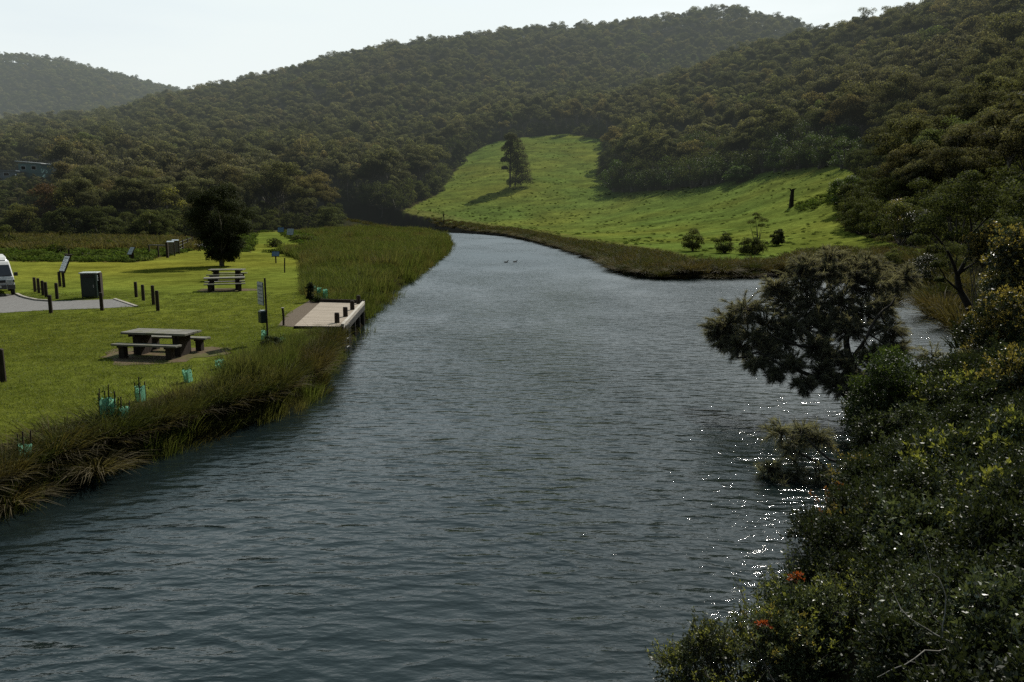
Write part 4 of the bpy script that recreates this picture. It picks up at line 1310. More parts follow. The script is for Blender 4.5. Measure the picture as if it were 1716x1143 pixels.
# ------------------------------------------------------------------ green tree guards
def guard(px, py, h, lab, stakes=True, lean=0., sc_=1.):
    x, y = gp(px, py, 1.0)
    z = gz(x, y)
    # stand the base where the bank really is
    e = empty('tree_guard', (x, y, z), rng.uniform(0, 2), lab, 'tree guard', 'green plastic tree guards along the bank')
    w_ = .14 * sc_
    tri = [(w_ * math.cos(a_), w_ * math.sin(a_)) for a_ in (0.3, 2.4, 4.5)]
    mb = MB(); vs = []
    NS = 5; ring = []
    for i in range(3):
        a_, b_ = tri[i], tri[(i + 1) % 3]
        for k_ in range(NS):
            t = k_ / NS; bul = 1 + .12 * math.sin(PI * t)
            ring.append(((a_[0] + (b_[0] - a_[0]) * t) * bul, (a_[1] + (b_[1] - a_[1]) * t) * bul))
    R3 = len(ring)
    for lv in range(4):
        zz = h * lv / 3
        for q in ring:
            j = rng.normal() * .012
            vs.append((q[0] * (1 + j * 3) + lean * zz, q[1] * (1 + j * 3), zz + (rng.uniform(-.03, .03) if lv == 3 else 0)))
    fs = [(lv * R3 + k_, lv * R3 + (k_ + 1) % R3, (lv + 1) * R3 + (k_ + 1) % R3, (lv + 1) * R3 + k_) for lv in range(3) for k_ in range(R3)]
    mb.add(vs, fs); mb.build('sleeve', M['guard'], e)
    if stakes:
        for q in tri:
            mb = MB(); mb.tube([(q[0] * .93, q[1] * .93, -.1), (q[0] * .93 + lean * h, q[1] * .93, h * rng.uniform(1.25, 1.75))], .013, 6); mb.build('stake', M['darktimber'], e)
    r_ = np.random.default_rng(int(px)); pv = leaves(r_.normal(size=(60, 3)) * [.05, .05, .12] + [0, 0, h * .8], r_.normal(size=(60, 3)) + [0, 0, .8], .09, .02, r_)
    mobj('seedling', qmesh('seedling', [pv], [M['fresh']]), e)
    return e


for px, py, h, lab, st in (
    (38, 750, .5, 'green tree guard with tall dark stakes, alone at the near end of the left bank', 1),
    (172, 699, .44, 'left green tree guard of the staked cluster in front of the nearest picnic table', 1),
    (189, 697, .46, 'middle green tree guard of the staked cluster near the lawn edge', 1),
    (204, 698, .46, 'right green tree guard of the staked cluster near the lawn edge', 1),
    (236, 672, .36, 'small green tree guard beside rust coloured grass right of the staked cluster', 1),
    (316, 640, .34, 'single crumpled green tree guard on the lawn edge below the nearest picnic table', 0),
    (369, 617, .26, 'short green tree guard in the grass right of the nearest picnic table', 0),
    (444, 569, .34, 'green tree guard half hidden behind the foot of the steel pole', 0),
    (474, 588, .44, 'bright green tree guard right of the dark round shrub', 0),
    (462, 606, .36, 'green tree guard in the reeds below the dark round shrub', 0),
    (526, 499, .62, 'left green tree guard of the three beside the jetty corner', 0),
    (535, 501, .6, 'middle green tree guard of the three beside the jetty corner', 0),
    (545, 504, .6, 'right green tree guard of the three beside the jetty corner', 0)):
    guard(px, py, h, lab, st, lean=rng.uniform(-.12, .12))

# ------------------------------------------------------------------ bushes and trees on the left side
def ell_crown(r, c, rx, ry, rz_, ncl, nl, size, clr=.33, flat=.85, aspect=.55):
    out_ = []
    for i in range(ncl):
        d = nrm(r.normal(size=(1, 3)))[0]
        q = r.uniform(.3, 1) ** .5 * .82
        cc = np.array(c) + d * q * np.array([rx, ry, rz_])
        out_.append(clump_leaves(cc, clr * (rx + rz_) / 2 * r.uniform(.75, 1.2), nl // ncl, size, r, flat=flat, aspect=aspect, tint0=r.uniform(.75, 1.25)))
    return out_


def bush_at(px, py, wpx, hpx, mname, label, seed, leaf=None, n=5200, pos=None, name='bush', cat='bush', stem=True, group=None):
    x, y, z = hit(px, py) if pos is None else pos
    s = y / F
    Wd, Hd = wpx * s, hpx * s
    r = np.random.default_rng(seed)
    leaf = leaf or max(.03, 1.9 * s)
    e = empty(name, (x, y, z), 0, label, cat, group)
    cr = ell_crown(r, (0, 0, Hd * .5), Wd * .46, Wd * .46, Hd * .5, 26, int(n * .7), leaf, clr=.36) + ell_crown(r, (0, 0, Hd * .2), Wd * .5, Wd * .5, Hd * .2, 14, int(n * .4), leaf, clr=.5)
    mobj('crown' if cat == 'tree' else 'foliage', qmesh('foliage', cr, [M[mname]]), e)
    st = [tubeq(wander((r.normal() * .05 * Wd, 0, -.2), (math.cos(k * 2.1) * Wd * .25, math.sin(k * 2.1) * Wd * .25, Hd * .6), 3, .1, r), np.array([.035, .025, .018, .008]) * Wd, 6) for k in range(5)]
    mobj('trunk' if cat == 'tree' else 'stem', qmesh('stem', ztrunk(st), [M['bark']]), e)
    return e


# big dark tree behind the tables
x, y = gp(372, 446, 1.0)
e = empty('tree', (x, y, 1.), 0, 'big dark dense round tree standing alone on the lawn behind the picnic tables', 'tree')
r = np.random.default_rng(71)
cr = ell_crown(r, (.1, 0, 4.1), 3.0, 2.9, 3.2, 100, 42000, .12, .24, 1.)
cr += ell_crown(r, (.2, 0, 1.7), 2.3, 2.1, 1.5, 36, 17000, .12, .3, 1.)
cr += ell_crown(r, (.2, 0, .9), 1.7, 1.6, .9, 24, 9000, .12, .34, 1.)
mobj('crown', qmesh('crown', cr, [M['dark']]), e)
mobj('trunk', qmesh('trunk', ztrunk([tubeq(wander((0, 0, -.2), (0, 0, 3), 4, .03, r), [.22, .2, .17, .14, .1], 8)] + [tubeq(wander((0, 0, 1), (math.cos(k) * 1.6, math.sin(k) * 1.6, 4.5), 3, .1, r), [.1, .07, .05, .02], 6) for k in (0, 1.2, 2.5, 3.7, 5)]), [M['bark']]), e)

bush_at(452, 601, 42, 40, 'dark', 'dark round shrub at the foot of the steel pole on the lawn edge', 81, .06, 5000, pos=(*gp(452, 598, 1.), 1.))
bush_at(521, 506, 14, 36, 'dark', 'slim dark shrub at the inner corner of the jetty', 82, .07, 2500, pos=(*gp(521, 506, 1.), 1.))
bush_at(533, 506, 22, 12, 'fresh', 'low green shrub between the tree guards at the jetty corner', 83, .06, 1500, pos=(*gp(533, 507, 1.), 1.))
bush_at(462, 414, 34, 14, 'bush', 'low green bush on the far lawn edge beside the blue sign', 84, None, 2000)
bush_at(505, 405, 44, 12, 'bush', 'low spreading green bush in front of the pale far sign', 85, None, 2000)
bush_at(530, 414, 26, 14, 'fresh', 'small light green bush at the start of the reed bed', 86, None, 1500)
bush_at(8, 412, 44, 36, 'bush', 'rounded olive bush at the left edge of the rough grass', 87, None, 3000)
bush_at(210, 400, 50, 26, 'bush', 'grey-green bush at the foot of the left wood behind the rough grass', 88, None, 3000)
bush_at(62, 432, 44, 10, 'weed', 'low dark weed mound on the far lawn edge behind the leaning sign', 89, None, 1500)
bush_at(150, 432, 50, 14, 'weed', 'low weed mound on the far lawn edge behind the green bin', 90, None, 1500)
# coloured crowns in front of the left wood
for px, wpx, hpx, mname, lab, sd_, Y_ in (
    (135, 84, 102, 'yellow', 'yellow-green willow bush beside the white roof on the left hillside', 91, 162),
    (292, 62, 78, 'yellow', 'tall yellow-green bush at the right end of the left wood', 92, 160),
    (82, 60, 84, 'rust', 'reddish brown bush below the teal cabin', 93, 160),
    (215, 90, 84, 'bush', 'round olive bush between the two yellow-green bushes', 94, 163)):
    xx = at(px, 396, Y_)[0]
    bush_at(px, 396, wpx, hpx, mname, lab, sd_, .34, 6500, pos=(xx, Y_, gz(xx, Y_)))
for px, py, wpx, hpx, lab, sd_ in ((255, 399, 60, 48, 'brown-green bush at the foot of the left wood beside the rail', 95), (120, 398, 66, 52, 'dense dark bush at the foot of the left wood behind the bare white branch', 96), (40, 396, 60, 60, 'dense dark bush at the left end of the left wood', 97)):
    bush_at(px, py, wpx, hpx, 'bush', lab, sd_, .26, 5500)

# lone tree on the field
x, y, z = hit(861, 314, 150)
s = y / F
e = empty('gum_tree', (x, y, z), 0, 'lone slender tree standing in the middle of the sloping green field', 'tree')
r = np.random.default_rng(72)
cr = []
for (u, v, rp) in ((-5, 78, 8), (2, 70, 9), (-10, 60, 8), (6, 58, 10), (-4, 50, 9), (10, 46, 10), (-14, 42, 6), (2, 38, 9), (13, 34, 10), (4, 26, 10), (14, 22, 11), (9, 12, 13), (18, 9, 10), (0, 6, 9), (-15, 30, 4), (-8, 68, 5)):
    cr.append(clump_leaves((u * s, r.normal() * 4 * s, v * s), rp * s * 1.45, 1300, .38, r, flat=.8, tint0=r.uniform(.7, 1.2)))
mobj('crown', qmesh('crown', cr, [M['gum']]), e)
tr = [tubeq([(-6 * s, 0, -.5), (-6 * s, 0, 30 * s), (-5 * s, 0, 55 * s), (-4 * s, 0, 76 * s)], [.34, .28, .2, .08], 7), tubeq([(2 * s, 1, -.5), (4 * s, 1, 22 * s), (7 * s, 1, 48 * s)], [.26, .2, .1], 6)]
for i in range(8):
    zz = r.uniform(20, 65); tr.append(tubeq([(-6 * s, 0, zz * s), ((-6 + r.uniform(-9, 14)) * s, r.normal() * 1, (zz + 9) * s)], [.1, .03], 5))
mobj('trunk', qmesh('trunk', ztrunk(tr), [M['bark']]), e)

for px, py, wpx, hpx, mname, lab, sd_ in (
    (1160, 421, 40, 40, 'bush', 'round dark shrub standing alone on the field near the far bank', 101),
    (1214, 424, 42, 32, 'bush', 'left dark shrub of the clump on the field near the far bank', 102),
    (1262, 427, 58, 28, 'bush', 'low wide shrub below the flat-topped small tree near the far bank', 103),
    (1302, 412, 26, 30, 'bush', 'thin upright shrub right of the flat-topped small tree', 104),
    (770, 277, 26, 34, 'bush', 'round dark bush at the bend of the field edge on the left', 105),
    (1060, 318, 70, 44, 'bush', 'dark rounded bush at the lower left end of the scrub above the field', 106),
    (1450, 385, 84, 64, 'bush', 'big round dark bush at the right end of the field', 107),
    (1510, 392, 60, 60, 'gold', 'golden-green bush between dark bushes at the right edge of the field', 108),
    (1530, 410, 70, 60, 'shade', 'dark bush behind the slender leaning tree at the foot of the right slope', 109),
    (1240, 305, 60, 26, 'fresh', 'pale grey-green low bush in front of the scrub above the field', 110)):
    bush_at(px, py, wpx, hpx, mname, lab, sd_, None, 8000 if wpx > 50 else 5000)

r8 = np.random.default_rng(8)
for q in range(24):
    ex = r8.uniform(0, 325); ey = r8.uniform(400, 430) - ex * .03
    bush_at(ex, ey, r8.uniform(16, 40), r8.uniform(8, 17), ['bush', 'weed', 'bush', 'tussock'][q % 4], 'low dark bush scattered in the rough grass behind the picnic lawn', 980 + q, None, 1300, group='low bushes in the rough grass')

# rounded bushes in a row along the top of the field
r9 = np.random.default_rng(9)
for q in range(21):
    t_ = q / 20
    ex = 1030 + 385 * t_; ey = np.interp(ex, [1025, 1110, 1200, 1290, 1400, 1440], [321, 320, 309, 289, 279, 290]) + r9.uniform(-3, 2)
    bush_at(ex, ey, r9.uniform(50, 88), r9.uniform(36, 66), 'fresh' if q % 3 != 1 else 'bush', 'rounded green bush in the scrub along the upper border of the field', 900 + q, None, 3600, group='bushes along the top of the field')
for q in range(14):
    ex = 1040 + q * 27 + r9.uniform(-8, 8); ey = np.interp(ex, [1025, 1110, 1200, 1290, 1400, 1440], [321, 320, 309, 289, 279, 290]) - r9.uniform(12, 22)
    bush_at(ex, ey, r9.uniform(55, 90), r9.uniform(50, 80), 'fresh' if q % 2 else 'bush', 'rounded green bush in the scrub along the upper border of the field', 920 + q, None, 3400, group='bushes along the top of the field')
for q in range(12):
    t_ = q / 11
    ex = np.interp(t_, [0, .4, .7, 1], [625, 700, 765, 815]) + r9.uniform(-5, 5); ey = np.interp(ex, [620, 650, 680, 735, 780, 820], [364, 361, 353, 326, 263, 241]) - 2
    bush_at(ex - 8, ey, r9.uniform(34, 54), r9.uniform(28, 52), 'bush', 'dark scrub bush at the left border of the sloping field', 940 + q, None, 2600, group='scrub left of the sloping field')

for px, py, wpx, hpx, mname, lab, sd_ in (
    (1548, 478, 62, 52, 'shade', 'dark scrubby bush at the back of the small backwater', 111),
    (1600, 462, 74, 60, 'bush', 'olive scrubby bush left of the trunk of the slender leaning tree', 112),
    (1668, 530, 70, 80, 'shade', 'dark bush right of the trunk of the slender leaning tree', 113),
    (1500, 452, 56, 34, 'bush', 'low brown-green bush behind the top of the leaning casuarina', 114)):
    bush_at(px, py, wpx, hpx, mname, lab, sd_, None, 6500)

# flat-topped small tree near the far bank
x, y, z = hit(1268, 420)
s = y / F
e = empty('small_tree', (x, y, z), 0, 'small flat-topped tree with bare stems among the field shrubs', 'tree')
cr = []; tr = []
for (u, v, rp) in ((-10, 45, 8), (0, 52, 8), (10, 48, 8), (-4, 58, 6), (6, 40, 7)):
    cr.append(clump_leaves((u * s, 0, v * s), rp * s, 420, .1, r, flat=.7)); tr.append(tubeq(wander((0, 0, -.2), (u * s, 0, v * s), 3, .1, r), [.07, .05, .03, .01], 5))
mobj('crown', qmesh('crown', cr, [M['bush']]), e); mobj('trunk', qmesh('trunk', ztrunk(tr), [M['bark']]), e)

# old stump with two short arms on the field
x, y, z = hit(1326, 348)
s = y / F
mb = MB(); mb.tube([(0, 0, -.3), (0, 0, 12 * s), (.5 * s, 0, 24 * s), (1 * s, 0, 29 * s)], [4.2 * s, 3.6 * s, 2.8 * s, 2 * s], 9)
mb.tube([(0, 0, 24 * s), (-4 * s, 0, 29 * s), (-8 * s, 0, 29.5 * s)], [1.4 * s, 1. * s, .5 * s], 6); mb.tube([(0, 0, 24 * s), (4 * s, 0, 29 * s), (7 * s, 0, 30.5 * s)], [1.4 * s, 1. * s, .5 * s], 6)
tag(mb.build('tree_stump', M['darkbark'], loc=(x, y, z)), 'tall dark stump with two short arms standing on the right part of the field', 'stump')
# grey bramble patch
P_ = []
for _ in range(170):
    u = rng.uniform(0, 1); P_.append((1345 + u * 80 + rng.normal() * 5, 347 - u * 18 + rng.normal() * 4))
PX = [hit(a, b) for a, b in P_[:70]]
PX = np.array(PX)
scat('bramble_patch', PX[:, 0], PX[:, 1], 1.2, 2., weedt, 'grey-green bramble patch beside the tall stump on the field', 'brambles')

# bare sticks and dead branches
def deadtree(px, py, hpx, label, seed, mname='bark', spreadpx=8, nb=7, pos=None, name='dead_tree', th=1.):
    x, y, z = hit(px, py) if pos is None else pos
    s = y / F; r = np.random.default_rng(seed)
    prts = [tubeq(wander((0, 0, -.2), (r.normal() * 2 * s, 0, hpx * s), 4, .08, r), np.array([1.2, 1., .8, .5, .25]) * s * th, 6, 0)]
    for i in range(nb):
        z0 = r.uniform(.25, .85) * hpx; a_ = r.uniform(0, 6.28)
        e_ = (math.cos(a_) * spreadpx * s, math.sin(a_) * spreadpx * s, (z0 + r.uniform(.1, .35) * hpx) * s)
        prts.append(tubeq(wander((0, 0, z0 * s), e_, 3, .15, r), np.array([.6, .4, .3, .15]) * s * th, 5, 0))
    o = mobj(name, qmesh(name, prts, [M[mname]]), None, (x, y, z))
    return tag(o, label, 'dead tree')


deadtree(743, 380, 24, 'thin bare upright stick of a dead tree on the far bank above the river bend', 1, 'darkbark', 2, 3)
deadtree(640, 378, 34, 'small bare grey tree at the foot of the wood left of the river bend', 2, 'bark', 9, 9)
deadtree(128, 398, 26, 'bleached white dead branch standing in the rough grass', 3, 'palebark', 13, 8, th=1.3)
deadtree(108, 345, 55, 'bare dark twiggy tree in front of the yellow-green willow bush', 4, 'darkbark', 26, 12, pos=(at(108, 345, 150)[0], 150., gz(at(108, 345, 150)[0], 150.)), th=.8)
# white stones at the end of the fence
x, y, z = hit(330, 417)
for i, lab in enumerate(('left white stone of the little pile at the end of the wire fence', 'right white stone of the little pile at the end of the wire fence', 'small white stone leaning on the pile at the end of the wire fence')):
    mb = MB(); r = np.random.default_rng(40 + i)
    mb.tube([(-.5, 0, .1), (-.35, 0, .25), (0, .05, .33), (.4, 0, .25), (.55, 0, .12)], [.05, .22, .3, .2, .04], 8)
    tag(mb.build('stone', M['stone'], loc=(x + [-.5, .6, .2][i], y + [0, .2, -.5][i], z - .02), rz=[.3, -.5, 1.4][i], smooth=True), lab, 'stone')

# cabins on the hillside
def cabin(px, py, y, w_, dpt, h, roofh, mwall, mroof, label, rz):
    x, z = at(px, py, y)
    g_ = gz(x, y)
    e = empty('cabin', (x, y, z), rz, label, 'cabin')
    hb = max(z - g_ + 2, 1)
    mb = MB(); mb.box((0, 0, h / 2), (w_, dpt, h)); mb.build('wall', M[mwall], e)
    mb = MB(); mb.box((0, 0, -hb / 2 - .002), (w_ * .98, dpt * .96, hb)); mb.build('base', M[mwall], e)
    mb = MB(); mb.prism([(-w_ / 2 - .6, h + roofh), (w_ / 2 + .6, h + .1), (w_ / 2 + .6, h - .1), (-w_ / 2 - .6, h + roofh - .2)], 1, -dpt / 2 - .7, dpt / 2 + .5); mb.build('roof', M[mroof], e)
    for u in (-.28, .18):
        mb = MB(); mb.box((u * w_, -dpt / 2 - .02, h * .55), (w_ * .22, .08, h * .42)); wn = mb.build('window', M['paleroof'], e)
        mb = MB(); mb.box((u * w_, -dpt / 2 - .07, h * .55), (w_ * .19, .03, h * .35)); mb.build('pane', M['glass'], wn)
    return e


cabin(62, 291, 262, 7.8, 6, 3.0, .9, 'teal', 'paleroof', 'teal cabin with a sloping metal roof among the trees on the left hillside', math.radians(-8))
cabin(98, 292, 266, 5.0, 4, 1.6, .3, 'paleroof', 'paleroof', 'low white-roofed shed right of the teal cabin', 0)
cabin(12, 300, 256, 8.0, 6, 2.4, .4, 'blueroof', 'blueroof', 'blue-grey cabin at the left edge below the teal cabin', math.radians(5))

# ducks
def duck(px, py, rz, label):
    x, y = gp(px, py, 0)
    mb = MB()
    mb.tube([(-.30, 0, .10), (-.24, 0, .09), (-.12, 0, .05), (.04, 0, .04), (.15, 0, .06), (.21, 0, .12), (.235, 0, .20), (.25, 0, .25), (.29, 0, .265), (.33, 0, .25), (.39, 0, .24)],
            [.012, .05, .10, .12, .095, .055, .038, .045, .05, .028, .012], 10)
    o = mb.build('duck', M['duck'], loc=(x, y, .0), rz=rz, smooth=True)
    o.scale = (.85, .85, .85)
    return tag(o, label, 'duck')


duck(848, 440, .2, 'left one of two dark ducks swimming in the middle of the river')
duck(863, 439.5, .35, 'right one of two dark ducks swimming in the middle of the river')

# ------------------------------------------------------------------ right bank
def needles_on(path, r, n, L_, up=.25, out_=1.15, w_=.006, tint=1.):
    """brush of fine needles along a twig"""
    P = np.array(path); k = len(P) - 1
    t = r.uniform(.15, 1, n) * k; i = np.minimum(t.astype(int), k - 1); f = (t - i)[:, None]
    p = P[i] * (1 - f) + P[i + 1] * f
    d = nrm(P[i + 1] - P[i])
    dd = d * out_ + r.normal(size=(n, 3)) * .42 + [0, 0, up]
    return blades(p, dd, r.normal(size=(n, 3)) * .15 + [0, 0, -.35], L_ * r.uniform(.5, 1.2, n), w_, r, tint=tint * r.uniform(.6, 1.35, n))


def casuarina(name, limbs, ends, label, seed, L_=.34, ntw=26, nn=46, trad=.09, tw=.55, w_=.0055):
    """limbs: list of (points, start radius); ends: list of (centre, radius) foliage masses"""
    r = np.random.default_rng(seed)
    base = np.array(limbs[0][0][0]); e = empty(name, tuple(base), 0, label, 'tree')
    tr = []; fo = []
    allp = []
    for pts_, rad in limbs:
        P = []
        for a_, b_ in zip(pts_[:-1], pts_[1:]): P += wander(np.array(a_) - base, np.array(b_) - base, 3, .1, r)[:-1]
        P.append(np.array(pts_[-1]) - base)
        tr.append(tubeq(P, np.linspace(rad, rad * .35, len(P)), 7)); allp += P[2:]
    allp = np.array(allp)
    for c, rd in ends:
        c = np.array(c) - base - [0, 0, .17]
        j = np.argmin(np.linalg.norm(allp - c, axis=1)); st = allp[j]
        tr.append(tubeq(wander(st, c, 4, .14, r), np.linspace(.028, .012, 5), 5))
        for k in range(ntw):
            d = nrm(r.normal(size=(1, 3)))[0]; d[2] = d[2] * .8 + .12
            e_ = c + d * np.array(rd if hasattr(rd, '__len__') else (rd,) * 3) * 1.18 * r.uniform(.35, 1.)
            m_ = c + (e_ - c) * .1 + r.normal(size=3) * .05
            P = wander(m_, e_, 3, .2, r, .06)
            tr.append(tubeq(P, [.011, .008, .006, .003], 4))
            fo.append(needles_on(P, r, nn, L_, w_=w_, tint=r.uniform(.75, 1.2)))
    mobj('trunk', qmesh('trunk', ztrunk(tr), [M['darkbark']]), e)
    mobj('crown', qmesh('crown', fo, [M['needle']]), e)
    return e


y0 = 23.
b0 = V3(1478, 650, 21.5); b0[2] = gz(b0[0], b0[1]) - .1
k1 = V3(1425, 610, 22.); k2 = V3(1385, 585, 22.5)
limbs = [([b0, k1, k2, V3(1350, 555, 23), V3(1300, 520, 23.5), V3(1235, 520, 24)], .14),
         ([k2, V3(1375, 530, 23.4), V3(1360, 480, 24), V3(1330, 450, 24.3)], .09),
         ([k1, V3(1420, 560, 23), V3(1430, 500, 23.6), V3(1420, 450, 24.4)], .10),
         ([b0, V3(1400, 645, 21.6), V3(1340, 622, 21.8), V3(1270, 590, 22.2), V3(1235, 600, 22.5)], .075),
         ([k1, V3(1455, 560, 22), V3(1475, 525, 22.3), V3(1500, 500, 22.6)], .06),
         ([k2, V3(1340, 580, 22), V3(1290, 560, 22.4)], .05)]
ends = [(V3(1225, 535, 24.), .62), (V3(1250, 512, 23.6), .7), (V3(1285, 540, 23.4), .75), (V3(1215, 560, 23.8), .5), (V3(1265, 560, 23.), .55), (V3(1240, 575, 23.2), .5),
        (V3(1320, 500, 24), .75), (V3(1345, 465, 24.2), .8), (V3(1385, 450, 24.4), .85), (V3(1425, 455, 24.4), .8), (V3(1460, 475, 24.), .75),
        (V3(1370, 500, 23.8), .85), (V3(1410, 500, 23.8), .85), (V3(1450, 515, 23.4), .75), (V3(1480, 505, 23.), .5), (V3(1330, 540, 23.2), .7), (V3(1380, 545, 23.), .7), (V3(1430, 545, 22.8), .6),
        (V3(1270, 600, 22.2), .32), (V3(1330, 600, 22), .36), (V3(1395, 590, 22.), .4), (V3(1350, 440, 24.4), .5), (V3(1440, 440, 24.6), .5), (V3(1300, 475, 24.1), .45), (V3(1350, 520, 23.6), .8), (V3(1400, 530, 23.4), .8), (V3(1310, 560, 23.), .55), (V3(1460, 440, 24.6), .5), (V3(1490, 470, 24.2), .5), (V3(1395, 425, 24.8), .55), (V3(1490, 545, 22.4), .55), (V3(1460, 585, 22.), .5), (V3(1500, 580, 22.), .5), (V3(1425, 615, 21.8), .45), (V3(1380, 615, 21.8), .4), (V3(1200, 545, 24.), .4), (V3(1515, 460, 24.5), .5), (V3(1300, 620, 21.9), .28), (V3(1350, 635, 21.6), .3), (V3(1405, 640, 21.4), .45), (V3(1445, 640, 21.2), .45), (V3(1480, 620, 21.5), .5), (V3(1370, 575, 22.3), .5), (V3(1290, 580, 22.4), .4)]
casuarina('casuarina_tree', limbs, ends, 'large dark feathery casuarina leaning out over the river from the right bank', 61, ntw=50, nn=100, L_=.21, w_=.0045)
c0 = V3(1440, 850, 15.5); c0[2] = gz(c0[0], c0[1])
limbs = [([c0, V3(1400, 800, 16), V3(1360, 770, 16.5), V3(1310, 750, 17)], .05), ([c0, V3(1390, 770, 16.2), V3(1340, 720, 17)], .04), ([c0, V3(1380, 820, 16), V3(1310, 800, 16.2), V3(1280, 780, 16.3)], .035)]
ends = [(V3(1310, 715, 17), .3), (V3(1345, 712, 17), .33), (V3(1375, 725, 16.8), .3), (V3(1330, 735, 16.9), .35), (V3(1290, 775, 16.4), .22), (V3(1300, 800, 16.2), .25), (V3(1340, 780, 16.4), .35), (V3(1375, 790, 16.2), .35), (V3(1320, 825, 15.9), .25)]
casuarina('casuarina_shrub', limbs, ends, 'small feathery casuarina with bare twigs overhanging the water on the lower right bank', 62, L_=.26, ntw=22, nn=44, w_=.0045)
d0 = V3(1600, 690, 20.5); d0[2] = gz(d0[0], d0[1])
limbs = [([d0, V3(1590, 640, 21), V3(1560, 600, 21.4)], .04), ([d0, V3(1620, 640, 21), V3(1630, 590, 21.4)], .04)]
ends = [(V3(1560, 590, 21.5), .4), (V3(1590, 610, 21.2), .45), (V3(1625, 600, 21.3), .45), (V3(1545, 620, 21.3), .35), (V3(1660, 620, 21), .4)]
casuarina('casuarina_shrub', limbs, ends, 'sparse feathery shrub in front of the small backwater right of the leaning casuarina', 63, L_=.26, ntw=18, nn=30, w_=.005)

# slender leaning tree
e0 = V3(1642, 556, 31.); e0[2] = gz(e0[0], e0[1]) - .1
r = np.random.default_rng(64)
e = empty('slender_tree', tuple(e0), 0, 'slender leaning tree with forked dark trunk at the edge of the backwater', 'tree')
tr = []
def tp(pts_, r0, r1):
    P = []
    for a_, b_ in zip(pts_[:-1], pts_[1:]): P += wander(np.array(a_) - e0, np.array(b_) - e0, 3, .05, r)[:-1]
    P.append(np.array(pts_[-1]) - e0); tr.append(tubeq(P, np.linspace(r0, r1, len(P)), 8)); return P
j1 = V3(1604, 462, 31.3)
tp([e0, V3(1624, 515, 31.), V3(1610, 490, 31.2), j1], .17, .1)
tp([j1, V3(1590, 425, 31.3), V3(1572, 400, 31.2), V3(1558, 385, 31.)], .07, .02)
tp([j1, V3(1622, 430, 31.5), V3(1628, 380, 31.7), V3(1620, 335, 31.8)], .08, .02)
tp([j1, V3(1650, 432, 31.4), V3(1690, 405, 31.4)], .05, .02)
tp([V3(1610, 490, 31.2), V3(1585, 468, 31), V3(1570, 440, 31)], .05, .015)
tp([V3(1620, 400, 31.5), V3(1650, 370, 31.4), V3(1672, 350, 31.2)], .04, .015)
cr = []
for (a_, b_, y_, rr_) in ((1558, 375, 31, .6), (1575, 345, 31.2, .75), (1605, 322, 31.6, .8), (1640, 325, 31.7, .75), (1670, 345, 31.3, .7), (1692, 380, 31.4, .6), (1600, 355, 31.5, .6), (1640, 360, 31.6, .6), (1540, 405, 31, .45), (1568, 420, 31, .4), (1665, 395, 31.4, .45), (1572, 445, 31, .3), (1575, 470, 31, .22), (1700, 410, 31.3, .4), (1625, 300, 31.7, .5)):
    cc = V3(a_, b_, y_) - e0
    cr.append(clump_leaves(cc, rr_, int(1500 * rr_), .1, r, flat=.7, tint0=r.uniform(.8, 1.2), aspect=.4))
    for _ in range(6):
        q = cc + r.normal(size=3) * rr_ * .5; tr.append(tubeq(wander(cc, q, 2, .15, r), [.012, .009, .005], 4))
mobj('trunk', qmesh('trunk', ztrunk(tr), [M['darkbark']]), e)
mobj('crown', qmesh('crown', cr, [M['bush']]), e)


def rosettes(c, rx, ry, rz_, nt_, k, L_, w_, r, up=.35, shell=.5, tint0=1., mi=0):
    d = nrm(r.normal(size=(nt_, 3))); d[:, 2] = np.where(d[:, 2] < -.5, -d[:, 2], d[:, 2])
    q = r.uniform(shell ** 2, 1, nt_) ** .5
    # lumpy outline
    ph = np.arctan2(d[:, 1], d[:, 0]); lump = 1 + .16 * np.sin(ph * 3 + d[:, 2] * 5 + r.uniform(0, 6)) + .12 * np.sin(ph * 7 + d[:, 2] * 9 + r.uniform(0, 6)) + .14 * r.normal(size=nt_)
    p = np.array(c) + d * (q * lump)[:, None] * np.array([rx, ry, rz_])
    P = np.repeat(p, k, 0); D = np.repeat(d, k, 0)
    dd = D * .55 + r.normal(size=(nt_ * k, 3)) * .62 + [0, 0, up]
    P = P + r.normal(size=P.shape) * L_ * .25 + nrm(dd) * L_ * .1
    tint = np.repeat(r.uniform(.7, 1.25, nt_) * (.45 + .55 * q) * tint0, k) * r.uniform(.8, 1.2, nt_ * k)  # inner leaves darker: shade inside the lobe put into the tint
    return leaves(P, dd, L_ * r.uniform(.6, 1.2, nt_ * k), w_, r, nrml=nrm(np.cross(dd, r.normal(size=dd.shape))) + [0, 0, .3], tint=tint, mi=mi)


